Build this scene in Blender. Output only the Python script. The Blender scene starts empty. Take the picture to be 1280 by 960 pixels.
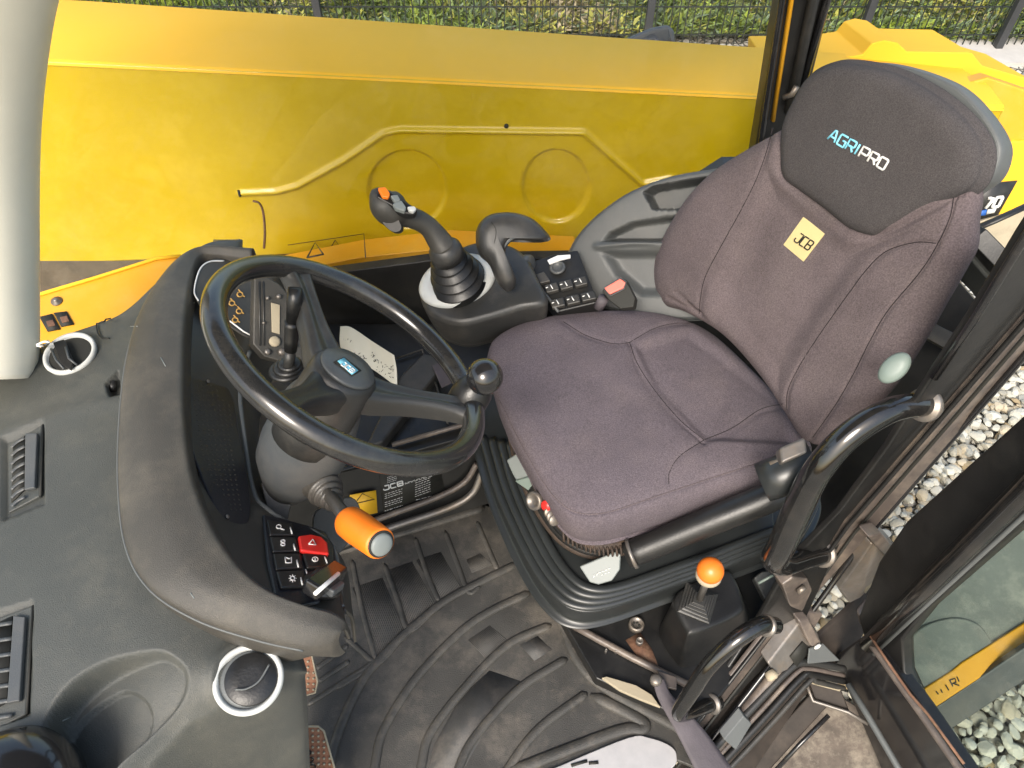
import bpy, math, random
import numpy as np
from mathutils import Vector as V, Matrix, noise
from mathutils.bvhtree import BVHTree
random.seed(7); rng = np.random.default_rng(7)
S = bpy.context.scene
COL = S.collection

# ------------------------------------------------------------------ camera model
FPX, TH, CAM = 930.0, math.radians(50), V((0, 0, 1.65))
cT, sT = math.cos(TH), math.sin(TH)
def ray(u, v):
    x, y = (u-640)/FPX, (480-v)/FPX
    return V((x, cT+y*sT, -sT+y*cT))
def H(u, v, z):
    d = ray(u, v); return CAM + d*((z-CAM.z)/d.z)
def PY(u, v, y):
    d = ray(u, v); return CAM + d*(y/d.y)
def PD(u, v, t): return CAM + ray(u, v)*t
class Plane:
    def __init__(s, o, n): s.o, s.n = V(o), V(n).normalized()
    def __call__(s, u, v, off=0):
        d = ray(u, v); o = s.o + s.n*off
        return CAM + d*((o-CAM).dot(s.n)/d.dot(s.n))
def plane3(a, b, c):
    n = (b-a).cross(c-a).normalized()
    if n.dot(CAM-a) < 0: n = -n
    return Plane(a, n)
def proj(p):
    r = V(p)-CAM; d = r.y*cT - r.z*sT; up = r.y*sT + r.z*cT
    return 640+FPX*r.x/d, 480-FPX*up/d
def px(n, t): return n*t/FPX            # n photo pixels at depth t in metres

AZ = math.radians(25.7)                  # heading of the machine against the camera
mX, mY, mZ = V((math.cos(AZ), math.sin(AZ), 0)), V((-math.sin(AZ), math.cos(AZ), 0)), V((0, 0, 1))
class Bent:
    """the door opening: an upright plane whose sill part kicks out towards the outside"""
    def __init__(s):
        s.a = Plane(mY*0.36, -mY); s.b = Plane(mY*0.36+V((0, 0, .12)), -mY*.75+mZ*.66); s.n = -mY
    def __call__(s, u, v, off=0):
        p, q = s.a(u, v, off), s.b(u, v, off)
        return p if (p-CAM).length < (q-CAM).length else q
DOOR = Bent()
def D(u, v, off=0): return DOOR(u, v, off)

# ------------------------------------------------------------------ materials
def mat(name, col, rough=.5, metal=0, var=.0, vscale=8, bump=0, bscale=300, dust=None, dustamt=0, dscale=5, spec=.5, coat=0, emit=None, rvar=0, speck=0, sscale=420):
    m = bpy.data.materials.new(name); m.use_nodes = True
    N, L = m.node_tree.nodes, m.node_tree.links
    b = N['Principled BSDF']
    c = (*col, 1)
    b.inputs['Base Color'].default_value = c
    b.inputs['Roughness'].default_value = rough
    b.inputs['Metallic'].default_value = metal
    b.inputs['Specular IOR Level'].default_value = spec
    b.inputs['Coat Weight'].default_value = coat
    b.inputs['Coat Roughness'].default_value = .08
    tc = N.new('ShaderNodeTexCoord')
    out = None
    if var or dust or rvar:
        nz = N.new('ShaderNodeTexNoise'); nz.inputs['Scale'].default_value = vscale; nz.inputs['Detail'].default_value = 8
        nz.inputs['Roughness'].default_value = .65
        L.new(tc.outputs['Object'], nz.inputs['Vector'])
        mr = N.new('ShaderNodeMapRange'); mr.inputs['From Min'].default_value = .3; mr.inputs['From Max'].default_value = .7
        mr.inputs['To Min'].default_value = 1-var; mr.inputs['To Max'].default_value = 1+var
        L.new(nz.outputs['Fac'], mr.inputs['Value'])
        vm = N.new('ShaderNodeVectorMath'); vm.operation = 'SCALE'; vm.inputs[0].default_value = col
        L.new(mr.outputs['Result'], vm.inputs['Scale']); out = vm.outputs['Vector']
        if rvar:
            m2 = N.new('ShaderNodeMapRange'); m2.inputs['From Min'].default_value = .3; m2.inputs['From Max'].default_value = .7
            m2.inputs['To Min'].default_value = max(0, rough-rvar); m2.inputs['To Max'].default_value = min(1, rough+rvar)
            L.new(nz.outputs['Fac'], m2.inputs['Value']); L.new(m2.outputs['Result'], b.inputs['Roughness'])
    if dust:
        n2 = N.new('ShaderNodeTexNoise'); n2.inputs['Scale'].default_value = dscale; n2.inputs['Detail'].default_value = 10
        n2.inputs['Roughness'].default_value = .75
        L.new(tc.outputs['Object'], n2.inputs['Vector'])
        r2 = N.new('ShaderNodeMapRange'); r2.inputs['From Min'].default_value = .48; r2.inputs['From Max'].default_value = .68
        r2.inputs['To Max'].default_value = dustamt
        L.new(n2.outputs['Fac'], r2.inputs['Value'])
        mx = N.new('ShaderNodeMixRGB'); mx.inputs['Color2'].default_value = (*dust, 1)
        L.new(r2.outputs['Result'], mx.inputs['Fac']); L.new(out, mx.inputs['Color1']); out = mx.outputs['Color']
    if speck:
        n4 = N.new('ShaderNodeTexNoise'); n4.inputs['Scale'].default_value = sscale; n4.inputs['Detail'].default_value = 2
        L.new(tc.outputs['Object'], n4.inputs['Vector'])
        r4 = N.new('ShaderNodeMapRange'); r4.inputs['From Min'].default_value = .3; r4.inputs['From Max'].default_value = .7
        r4.inputs['To Min'].default_value = 1-speck; r4.inputs['To Max'].default_value = 1+speck
        L.new(n4.outputs['Fac'], r4.inputs['Value'])
        v4 = N.new('ShaderNodeVectorMath'); v4.operation = 'SCALE'; L.new(out, v4.inputs[0]); L.new(r4.outputs['Result'], v4.inputs['Scale']); out = v4.outputs['Vector']
    if out: L.new(out, b.inputs['Base Color'])
    if bump:
        n3 = N.new('ShaderNodeTexNoise'); n3.inputs['Scale'].default_value = bscale; n3.inputs['Detail'].default_value = 3
        L.new(tc.outputs['Object'], n3.inputs['Vector'])
        bp = N.new('ShaderNodeBump'); bp.inputs['Strength'].default_value = bump; bp.inputs['Distance'].default_value = .002
        L.new(n3.outputs['Fac'], bp.inputs['Height']); L.new(bp.outputs['Normal'], b.inputs['Normal'])
    return m
DUST = (.22, .19, .15)
M = dict(
 fabric=mat('fabric', (.112, .090, .094), .95, speck=.28, var=.16, vscale=7, bump=.55, bscale=650, dust=(.135, .11, .108), dustamt=.55, dscale=9, spec=.2),
 seatfab=mat('cushion_fabric', (.104, .087, .098), .95, speck=.28, var=.16, vscale=6, bump=.55, bscale=650, dust=(.14, .115, .118), dustamt=.5, dscale=8, spec=.2),
 headfab=mat('headrest_fabric', (.060, .055, .056), .95, speck=.3, sscale=600, var=.1, vscale=7, bump=.45, bscale=800, dust=(.085, .075, .075), dustamt=.3, spec=.2),
 seam=mat('seam_thread', (.012, .008, .01), .9),
 shell=mat('shell_plastic', (.095, .102, .102), .5, var=.1, bump=.2, bscale=500),
 dash=mat('dash_plastic', (.056, .059, .054), .46, speck=.12, sscale=900, var=.14, vscale=5, bump=.45, bscale=900, dust=(.15,.14,.11), dustamt=.35, dscale=6, rvar=.08),
 hood=mat('hood_plastic', (.052, .048, .041), .46, speck=.12, sscale=900, var=.14, vscale=6, bump=.45, bscale=900, dust=(.15,.13,.10), dustamt=.4, dscale=7, rvar=.08),
 face=mat('instrument_plastic', (.035, .033, .028), .5, var=.15, bump=.2, bscale=700, dust=DUST, dustamt=.2),
 navy=mat('dark_trim', (.010, .011, .016), .38, var=.1, bump=.3, bscale=300),
 black=mat('black_plastic', (.010, .010, .010), .4, var=.2, vscale=10, bump=.15, dust=(.06, .055, .045), dustamt=.15, dscale=14, rvar=.1),
 gloss=mat('gloss_black', (.012, .012, .013), .16, var=.2, dust=(.12, .1, .08), dustamt=.12, dscale=20, coat=.3),
 tube=mat('painted_tube', (.010, .010, .010), .12, var=.2, dust=(.12, .1, .08), dustamt=.14, dscale=12, coat=.5, rvar=.08),
 wheel=mat('wheel_rim_polished', (.018, .018, .018), .2, var=.15, vscale=12, coat=.25, dust=(.1, .09, .07), dustamt=.25, dscale=15, rvar=.1),
 grey=mat('grey_plastic', (.058, .063, .066), .45, var=.1, bump=.2, bscale=500, dust=DUST, dustamt=.2),
 dgrey=mat('dark_grey_plastic', (.026, .026, .025), .42, var=.12, bump=.2, bscale=500, dust=DUST, dustamt=.2),
 tray=mat('tray_plastic', (.021, .0235, .024), .33, var=.08, dust=(.06, .06, .05), dustamt=.06, rvar=.03),
 lgrey=mat('light_grey_plastic', (.18, .20, .195), .5, var=.06),
 sage=mat('sage_plastic', (.15, .19, .17), .45, var=.06),
 frame=mat('brown_black_frame', (.030, .024, .020), .65, spec=.25, var=.3, vscale=20, dust=(.08, .062, .048), dustamt=.35, dscale=12, bump=.2, bscale=100),
 sidec=mat('side_console_plastic', (.06, .064, .064), .48, var=.1, bump=.2, bscale=500, dust=(.14, .13, .11), dustamt=.2),
 white=mat('white_plastic', (.50, .51, .49), .4, var=.05, dust=(.35, .32, .28), dustamt=.2, dscale=20),
 marks=mat('white_marks', (.7, .7, .68), .5),
 gold=mat('gold_marks', (.5, .3, .08), .5),
 red=mat('red_plastic', (.62, .025, .02), .35),
 pink=mat('buckle_button', (.8, .16, .12), .4),
 orange=mat('orange_grip', (.85, .2, .012), .45, var=.04, bump=.1, bscale=300),
 oball=mat('orange_ball', (.82, .19, .02), .35, var=.05),
 yellow=mat('yellow_paint', (.84, .46, .03), .6, var=.04, vscale=3, dust=(.6, .36, .06), dustamt=.15, dscale=3.0, coat=.0, spec=.15),  # lit copy of the boom yellow, lightened for the top plate
 yellow_shaded=mat('yellow_paint_shaded', (.52, .365, .003), .38, var=.04, vscale=3, dust=(.8, .6, .10), dustamt=.16, dscale=9, coat=.3),  # same boom yellow, darkened in the colour for its shaded side
 yel2=mat('amber_paint', (.66, .31, .008), .45, var=.06, vscale=5, dust=(.5, .36, .1), dustamt=.3),
 cream=mat('cream_pillar', (.74, .71, .60), .45, var=.04, bump=.05),
 patch=mat('cream_patch', (.62, .50, .24), .8, var=.08, bump=.3, bscale=900),
 ink=mat('dark_ink', (.015, .015, .012), .7),
 paper=mat('paper', (.68, .66, .58), .8, var=.06),
 warn=mat('warning_sticker', (.75, .42, .02), .5, var=.08),
 rust=mat('rusty_metal', (.15, .075, .045), .75, metal=.1, var=.4, vscale=40, bump=.5, bscale=150, dust=(.30, .20, .12), dustamt=.5, dscale=30),
 mat=mat('rubber_mat', (.042, .040, .036), .55, var=.25, vscale=6, bump=.5, bscale=420, dust=(.14, .122, .10), dustamt=.9, dscale=4.2, rvar=.12),
 drust=mat('dark_rusty_rubber', (.035, .024, .018), .7, var=.5, vscale=60, bump=.5, bscale=150, dust=(.12, .07, .04), dustamt=.5, dscale=40),
 cleanmat=mat('clean_rubber', (.05, .049, .047), .6, var=.2, vscale=20, bump=.4, bscale=500, dust=(.12, .105, .09), dustamt=.8, dscale=9),
 pedal=mat('brown_pedal', (.24, .10, .05), .7, var=.35, vscale=40, bump=.4, bscale=200, dust=(.35, .24, .15), dustamt=.5, dscale=30),
 mud=mat('muddy_ground_plate', (.085, .066, .042), .85, var=.3, vscale=12, dust=(.16, .13, .09), dustamt=.5),
 beige=mat('dusty_beige', (.36, .31, .22), .8, var=.2, vscale=20, bump=.2, dust=(.2, .17, .12), dustamt=.5),
 mauve=mat('mauve_strap', (.07, .06, .068), .7, var=.15, vscale=30, bump=.3),
 steel=mat('worn_steel', (.19, .175, .16), .42, metal=.6, var=.25, vscale=25, bump=.2, bscale=100, dust=(.25, .19, .13), dustamt=.6, dscale=15),
 strip=mat('dusty_painted_strip', (.10, .082, .072), .36, var=.2, vscale=20, bump=.15, bscale=80, dust=(.26, .21, .16), dustamt=.6, dscale=10),
 chrome=mat('chrome', (.5, .5, .5), .15, metal=1),
 blue=mat('blue_print', (.03, .12, .42), .5),
 lblue=mat('light_blue_thread', (.22, .62, .78), .7),
 wire=mat('fence_wire', (.018, .022, .018), .5),
 post=mat('fence_post_paint', (.035, .037, .04), .5, var=.2),
 paving=mat('paving', (.42, .40, .37), .85, var=.12, vscale=6, bump=.2, bscale=60),
 soil=mat('soil', (.14, .17, .06), .95, var=.4, vscale=3, bump=.4, bscale=30),
)
def gravel_mat():
    m = bpy.data.materials.new('gravel'); m.use_nodes = True
    N, L = m.node_tree.nodes, m.node_tree.links; b = N['Principled BSDF']
    tc = N.new('ShaderNodeTexCoord'); vo = N.new('ShaderNodeTexVoronoi'); vo.inputs['Scale'].default_value = 20
    L.new(tc.outputs['Object'], vo.inputs['Vector'])
    cr = N.new('ShaderNodeValToRGB'); e = cr.color_ramp.elements
    e[0].color = (.22, .18, .12, 1); e[1].color = (.5, .48, .42, 1); e.new(.5).color = (.42, .40, .35, 1)
    sp = N.new('ShaderNodeSeparateColor'); L.new(vo.outputs['Color'], sp.inputs[0]); L.new(sp.outputs[0], cr.inputs['Fac'])
    v2 = N.new('ShaderNodeTexVoronoi'); v2.feature = 'DISTANCE_TO_EDGE'; v2.inputs['Scale'].default_value = 20
    L.new(tc.outputs['Object'], v2.inputs['Vector'])
    mr = N.new('ShaderNodeMapRange'); mr.inputs['From Max'].default_value = .12; mr.inputs['To Min'].default_value = .25
    L.new(v2.outputs['Distance'], mr.inputs['Value'])
    mx = N.new('ShaderNodeMixRGB'); mx.blend_type = 'MULTIPLY'; mx.inputs['Fac'].default_value = 1
    L.new(cr.outputs['Color'], mx.inputs['Color1']); L.new(mr.outputs['Result'], mx.inputs['Color2'])
    L.new(mx.outputs['Color'], b.inputs['Base Color']); b.inputs['Roughness'].default_value = .85
    bp = N.new('ShaderNodeBump'); bp.inputs['Distance'].default_value = .03; L.new(mr.outputs['Result'], bp.inputs['Height']); L.new(bp.outputs['Normal'], b.inputs['Normal'])
    return m
M['gravel'] = gravel_mat()
def attr_mat(name, rough=.85, bump=0, trans=0):
    m = bpy.data.materials.new(name); m.use_nodes = True
    N, L = m.node_tree.nodes, m.node_tree.links; b = N['Principled BSDF']
    a = N.new('ShaderNodeAttribute'); a.attribute_name = 'col'; L.new(a.outputs['Color'], b.inputs['Base Color'])
    b.inputs['Roughness'].default_value = rough
    if trans: b.inputs['Subsurface Weight'].default_value = 0
    if bump:
        nz = N.new('ShaderNodeTexNoise'); nz.inputs['Scale'].default_value = 60
        tc = N.new('ShaderNodeTexCoord'); L.new(tc.outputs['Object'], nz.inputs['Vector'])
        bp = N.new('ShaderNodeBump'); bp.inputs['Strength'].default_value = bump; bp.inputs['Distance'].default_value = .004
        L.new(nz.outputs['Fac'], bp.inputs['Height']); L.new(bp.outputs['Normal'], b.inputs['Normal'])
    return m
M['stone'] = attr_mat('stone', .8, .4); M['leaf'] = attr_mat('leaf', .6)
def glass_mat(name, smear, tint=(1, 1, 1)):
    m = bpy.data.materials.new(name); m.use_nodes = True
    N, L = m.node_tree.nodes, m.node_tree.links
    for n in list(N): N.remove(n)
    o = N.new('ShaderNodeOutputMaterial'); t = N.new('ShaderNodeBsdfTransparent'); g = N.new('ShaderNodeBsdfGlossy')
    t.inputs[0].default_value = (*tint, 1); g.inputs['Roughness'].default_value = .03
    lw = N.new('ShaderNodeLayerWeight'); pw = N.new('ShaderNodeMath'); pw.operation = 'POWER'; pw.inputs[1].default_value = 4; L.new(lw.outputs['Facing'], pw.inputs[0]); fr = N.new('ShaderNodeMath'); fr.operation = 'MULTIPLY_ADD'; fr.inputs[1].default_value = .3; fr.inputs[2].default_value = .012; L.new(pw.outputs[0], fr.inputs[0])
    mx = N.new('ShaderNodeMixShader'); L.new(fr.outputs[0], mx.inputs[0]); L.new(t.outputs[0], mx.inputs[1]); L.new(g.outputs[0], mx.inputs[2])
    d = N.new('ShaderNodeBsdfDiffuse'); d.inputs[0].default_value = (.75, .7, .55, 1)
    tc = N.new('ShaderNodeTexCoord'); nz = N.new('ShaderNodeTexNoise'); nz.inputs['Scale'].default_value = 3; nz.inputs['Detail'].default_value = 12; nz.inputs['Roughness'].default_value = .8
    L.new(tc.outputs['Object'], nz.inputs['Vector'])
    mr = N.new('ShaderNodeMapRange'); mr.inputs['From Min'].default_value = .5; mr.inputs['From Max'].default_value = .75; mr.inputs['To Max'].default_value = smear
    L.new(nz.outputs['Fac'], mr.inputs['Value'])
    m2 = N.new('ShaderNodeMixShader'); L.new(mr.outputs[0], m2.inputs[0]); L.new(mx.outputs[0], m2.inputs[1]); L.new(d.outputs[0], m2.inputs[2])
    L.new(m2.outputs[0], o.inputs[0]); return m
M['glass'] = glass_mat('window_glass', .025)
M['dglass'] = glass_mat('door_glass', .16, (.74, .79, .76))

# ------------------------------------------------------------------ objects
def thing(name, label, cat, loc=(0, 0, 0), group=None, kind=None):
    o = bpy.data.objects.new(name, None); COL.objects.link(o); o.location = V(loc); o.empty_display_size = .05
    o['label'] = label; o['category'] = cat
    if group: o['group'] = group
    if kind: o['kind'] = kind
    return o
def world_off(p):
    off = V((0, 0, 0))
    while p: off += p.location; p = p.parent
    return off
def mk(name, verts, faces, m, parent=None, smooth=True, bevel=0, seg=2, label=None, cat=None, kind=None, group=None, solid=0, cols=None, subsurf=0):
    me = bpy.data.meshes.new(name); me.from_pydata([tuple(v) for v in verts], [], [tuple(f) for f in faces]); me.update()
    me.materials.append(M[m] if isinstance(m, str) else m)
    if smooth: me.polygons.foreach_set('use_smooth', [True]*len(me.polygons))
    if cols is not None:
        a = me.color_attributes.new('col', 'FLOAT_COLOR', 'POINT'); a.data.foreach_set('color', np.asarray(cols, dtype=np.float32).ravel())
    o = bpy.data.objects.new(name, me); COL.objects.link(o)
    if parent: o.parent = parent; o.location = -world_off(parent)
    if solid:
        s = o.modifiers.new('s', 'SOLIDIFY'); s.thickness = abs(solid); s.offset = -1 if solid > 0 else 1
    if subsurf:
        s = o.modifiers.new('u', 'SUBSURF'); s.levels = s.render_levels = subsurf
    if bevel:
        b = o.modifiers.new('b', 'BEVEL'); b.width = bevel; b.segments = seg; b.limit_method = 'ANGLE'; b.angle_limit = math.radians(35); b.harden_normals = True
    if label: o['label'] = label
    if cat: o['category'] = cat
    if kind: o['kind'] = kind
    if group: o['group'] = group
    return o
def join(parts):
    vs, fs = [], []
    for v, f in parts:
        n = len(vs); vs += list(v); fs += [tuple(i+n for i in q) for q in f]
    return vs, fs

def catmull(P, n, closed=False):
    """P: list of tuples/vectors of any dimension -> n samples spaced by control index"""
    A = np.array([list(p) for p in P], float); k = len(A); out = []
    ts = np.linspace(0, k if closed else k-1, n, endpoint=not closed)
    for t in ts:
        i = int(min(math.floor(t), k-1 if closed else k-2)); f = t-i
        g = (lambda j: A[j % k]) if closed else (lambda j: A[j] if 0 <= j < k else (2*A[0]-A[1] if j < 0 else 2*A[-1]-A[-2]))
        p0, p1, p2, p3 = g(i-1), g(i), g(i+1), g(i+2)
        out.append(.5*((2*p1)+(-p0+p2)*f+(2*p0-5*p1+4*p2-p3)*f*f+(-p0+3*p1-3*p2+p3)*f**3))
    return np.array(out)
def tube_g(pts, r, n=10, closed=False, smooth=0, caps=True, flat=1.0, up=None):
    """pts list of Vector; r number or list; smooth = samples"""
    rr = r if isinstance(r, (list, tuple)) else [r]*len(pts)
    if smooth:
        A = catmull([(*p, q) for p, q in zip(pts, rr)], smooth, closed); pts = [V(a[:3]) for a in A]; rr = [a[3] for a in A]
    k = len(pts); vs, fs = [], []; prev = None
    for i in range(k):
        a = pts[(i-1) % k] if (closed or i) else pts[0]; b = pts[(i+1) % k] if (closed or i < k-1) else pts[-1]
        t = (b-a).normalized()
        if prev is None:
            ref = V(up) if up else (V((0, 0, 1)) if abs(t.z) < .9 else V((1, 0, 0)))
            nrm = (ref - t*ref.dot(t)).normalized()
        else: nrm = (prev - t*prev.dot(t)).normalized()
        prev = nrm; bn = t.cross(nrm)
        for j in range(n):
            a_ = 2*math.pi*j/n; vs.append(pts[i]+(nrm*math.cos(a_)*flat+bn*math.sin(a_))*rr[i])
    for i in range(k if closed else k-1):
        for j in range(n):
            fs.append((i*n+j, i*n+(j+1) % n, ((i+1) % k)*n+(j+1) % n, ((i+1) % k)*n+j))
    if caps and not closed:
        fs.append(tuple(range(n))[::-1]); fs.append(tuple((k-1)*n+j for j in range(n)))
    return vs, fs
def tube(name, pts, r, m, parent=None, **k):
    mkk = {q: k.pop(q) for q in list(k) if q in ('label', 'cat', 'kind', 'group', 'bevel')}
    return mk(name, *tube_g(pts, r, **k), m, parent, **mkk)
def basis(n):
    n = V(n).normalized(); a = V((0, 0, 1)) if abs(n.z) < .9 else V((1, 0, 0)); x = a.cross(n).normalized(); return x, n.cross(x), n
def lathe_g(o, ax, prof, n=40, sx=1, rot=None, squash=1):
    x, y, z = basis(ax)
    if rot is not None: x = (V(rot)-z*V(rot).dot(z)).normalized(); y = z.cross(x)
    vs, fs = [], []
    for r, h in prof:
        for j in range(n):
            a = 2*math.pi*j/n; vs.append(V(o)+x*(r*math.cos(a)*sx)+y*(r*math.sin(a)*squash)+z*h)
    for i in range(len(prof)-1):
        for j in range(n): fs.append((i*n+j, i*n+(j+1) % n, (i+1)*n+(j+1) % n, (i+1)*n+j))
    fs.append(tuple(range(n))[::-1]); fs.append(tuple((len(prof)-1)*n+j for j in range(n)))
    return vs, fs
def lathe(name, o, ax, prof, m, parent=None, n=40, sx=1, rot=None, squash=1, **k):
    return mk(name, *lathe_g(o, ax, prof, n, sx, rot, squash), m, parent, **k)
def slab_g(pts, nrm, th):
    """flat outline (front face at pts), extruded by th away along -nrm"""
    n = V(nrm).normalized(); k = len(pts); vs = [V(p) for p in pts]+[V(p)-n*th for p in pts]
    area = V((0, 0, 0))
    for i in range(k): area += vs[i].cross(vs[(i+1) % k])
    f = list(range(k)) if area.dot(n) > 0 else list(range(k))[::-1]
    fs = [tuple(f), tuple(i+k for i in f[::-1])]
    for a, b in zip(f, f[1:]+f[:1]): fs.append((b, a, a+k, b+k))
    return vs, fs
def slab(name, uv, pl, th, m, parent=None, off=0, bevel=.002, curve=0, **k):
    if curve: uv = [tuple(a) for a in catmull(uv, curve, True)]
    pts = [pl(u, v, off) for u, v in uv]
    return mk(name, *slab_g(pts, pl.n, th), m, parent, bevel=bevel, **k)
def box_g(c, ax, hx):
    c = V(c); a = [V(q).normalized()*h for q, h in zip(ax, hx)]
    vs = [c+a[0]*i+a[1]*j+a[2]*l for i in (-1, 1) for j in (-1, 1) for l in (-1, 1)]
    fs = [(0, 1, 3, 2), (4, 6, 7, 5), (0, 4, 5, 1), (2, 3, 7, 6), (0, 2, 6, 4), (1, 5, 7, 3)]
    if a[0].cross(a[1]).dot(a[2]) < 0: fs = [f[::-1] for f in fs]
    return vs, fs
def ellipse(cx, cy, rx, ry, rot=0, n=24):
    c, s = math.cos(math.radians(rot)), math.sin(math.radians(rot))
    return [(cx+rx*math.cos(a)*c-ry*math.sin(a)*s, cy+rx*math.cos(a)*s+ry*math.sin(a)*c) for a in [2*math.pi*i/n for i in range(n)]]

# vectorised 2D distances
def dline(P, line):
    P = np.asarray(P); best = np.full(len(P), 1e9); L = np.asarray(line, float)
    for a, b in zip(L[:-1], L[1:]):
        ab = b-a; t = np.clip(((P-a)@ab)/max(ab@ab, 1e-9), 0, 1); best = np.minimum(best, np.linalg.norm(P-(a+t[:, None]*ab), axis=1))
    return best
def sdpoly(P, poly):
    """positive inside"""
    P = np.asarray(P); L = np.asarray(list(poly)+[poly[0]], float); d = dline(P, L); ins = np.zeros(len(P), bool)
    for a, b in zip(L[:-1], L[1:]):
        c = ((a[1] > P[:, 1]) != (b[1] > P[:, 1]))
        with np.errstate(divide='ignore', invalid='ignore'):
            xi = (b[0]-a[0])*(P[:, 1]-a[1])/(b[1]-a[1]+1e-12)+a[0]
        ins ^= c & (P[:, 0] < xi)
    return np.where(ins, d, -d)
def sstep(x): x = np.clip(x, 0, 1); return x*x*(3-2*x)
def projs(vs): return np.array([proj(v) for v in vs])

def pillow(name, uv, pl, prof, m, parent=None, n=260, off=0, disp=None, center=None, bend=None, shift=None, **k):
    """closed outline in photo pixels on plane pl; prof = [(k,h)] rings scaled about the centroid, h along the normal"""
    uvc = catmull(uv, n, True) if n else uv
    pts = [pl(u, v, off) for u, v in uvc]; kk = len(pts)
    c = sum(pts, V((0, 0, 0)))/kk if center is None else pl(*center, off)
    rings = catmull(prof, max(len(prof), k.pop('rings', 60))) if k.get('rings', 60) else prof
    vs = []
    for s, h in rings:
        for p in pts: vs.append(c+(p-c)*max(s, 0.0005)+pl.n*h + (shift*(-h) if shift and h < 0 else V((0, 0, 0))))
    if bend: vs = [v+pl.n*bend(v) for v in vs]
    if disp:
        top = [i for i in range(len(vs))]; dd = disp(projs(vs)); vs = [v+pl.n*float(d) for v, d in zip(vs, dd)]
    fs = []
    for i in range(len(rings)-1):
        for j in range(kk): fs.append((i*kk+j, (i+1)*kk+j, (i+1)*kk+(j+1) % kk, i*kk+(j+1) % kk))
    area = V((0, 0, 0))
    for i in range(kk): area += (pts[i]-c).cross(pts[(i+1) % kk]-c)
    if area.dot(pl.n) < 0: fs = [f[::-1] for f in fs]
    return mk(name, vs, fs, m, parent, **k)
def loft(name, rows, m, parent=None, nu=80, nv=80, disp=None, dirn=V((0, 0, 1)), solid=.006, **k):
    R = [catmull([tuple(p) for p in r], nu) for r in rows]; R = np.array(R)
    G = np.array([catmull(R[:, j], nv) for j in range(nu)])  # nu x nv
    vs = [V(p) for p in G.reshape(-1, 3)]
    if disp is not None:
        dd = disp(projs(vs)); vs = [v+V(dirn)*float(d) for v, d in zip(vs, dd)]
    fs = [(i*nv+j, i*nv+j+1, (i+1)*nv+j+1, (i+1)*nv+j) for i in range(nu-1) for j in range(nv-1)]
    a, b, c_ = vs[fs[len(fs)//2][0]], vs[fs[len(fs)//2][1]], vs[fs[len(fs)//2][3]]
    if (b-a).cross(c_-a).dot(CAM-a) < 0: fs = [f[::-1] for f in fs]
    return mk(name, vs, fs, m, parent, solid=solid, **k)
class Surf:
    """pixel -> point on the surface of a built object"""
    def __init__(s, *obs):
        vs, fs = [], []
        for o in obs:
            w = world_off(o); k = len(vs); vs += [v.co+w for v in o.data.vertices]; fs += [tuple(i+k for i in p.vertices) for p in o.data.polygons]
        s.t = BVHTree.FromPolygons(vs, fs)
    def hit(s, u, v):
        h = s.t.ray_cast(CAM, ray(u, v).normalized())
        return h
    def __call__(s, u, v, off=0):
        h = s.hit(u, v)
        if h[0] is None: return PD(u, v, 1.2)
        n = h[1] if h[1].dot(CAM-h[0]) > 0 else -h[1]
        return h[0]+n*off
    def plane(s, *uv):
        return plane3(*[s(u, v) for u, v in uv])
def text(name, s, quad, f, m, parent, th=.0006, bold=.02, off=.001):
    """quad: BL, BR, TR, TL pixels; f(u,v,off) surface"""
    cu = bpy.data.curves.new(name, 'FONT'); cu.body = s; cu.offset = bold; cu.resolution_u = 3
    ob = bpy.data.objects.new(name, cu); me = bpy.data.meshes.new_from_object(ob)
    P = np.array([v.co[:2] for v in me.vertices]); lo, hi = P.min(0), P.max(0); Q = (P-lo)/(hi-lo)
    q = [np.array(a, float) for a in quad]
    vs = []
    for a, b in Q:
        w = (1-a)*(1-b)*q[0]+a*(1-b)*q[1]+a*b*q[2]+(1-a)*b*q[3]; vs.append(f(w[0], w[1], off))
    fs = [tuple(p.vertices) for p in me.polygons]
    bpy.data.objects.remove(ob)
    return mk(name, vs, fs, m, parent, smooth=False, solid=-th)
GLY = {'A': [[(0, 0), (.42, 1), (.62, 1), (1, 0)], [(.2, .33), (.85, .33)]], 'G': [[(1, 1), (.1, 1), (0, .85), (0, .12), (.1, 0), (1, 0), (1, .52), (.55, .52)]], 'R': [[(0, 0), (0, 1), (.9, 1), (1, .88), (1, .55), (.9, .42), (.05, .42)], [(.55, .42), (1, 0)]],
 'I': [[(.5, 0), (.5, 1)]], 'P': [[(0, 0), (0, 1), (.9, 1), (1, .88), (1, .52), (.9, .38), (.05, .38)]], 'O': [[(.1, 0), (0, .12), (0, .88), (.1, 1), (.9, 1), (1, .88), (1, .12), (.9, 0), (.1, 0)]],
 'J': [[(.25, 1), (1, 1), (1, .15), (.85, 0), (.15, 0), (0, .15), (0, .35)]], 'C': [[(1, 1), (.12, 1), (0, .85), (0, .15), (.12, 0), (1, 0)]], 'B': [[(0, 0), (0, 1), (.85, 1), (1, .9), (1, .62), (.85, .5), (1, .38), (1, .1), (.85, 0), (0, 0)], [(0, .5), (.85, .5)]],
 '7': [[(0, 1), (1, 1), (.35, 0)]], '0': [[(.1, 0), (0, .12), (0, .88), (.1, 1), (.9, 1), (1, .88), (1, .12), (.9, 0), (.1, 0)]]}
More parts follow.
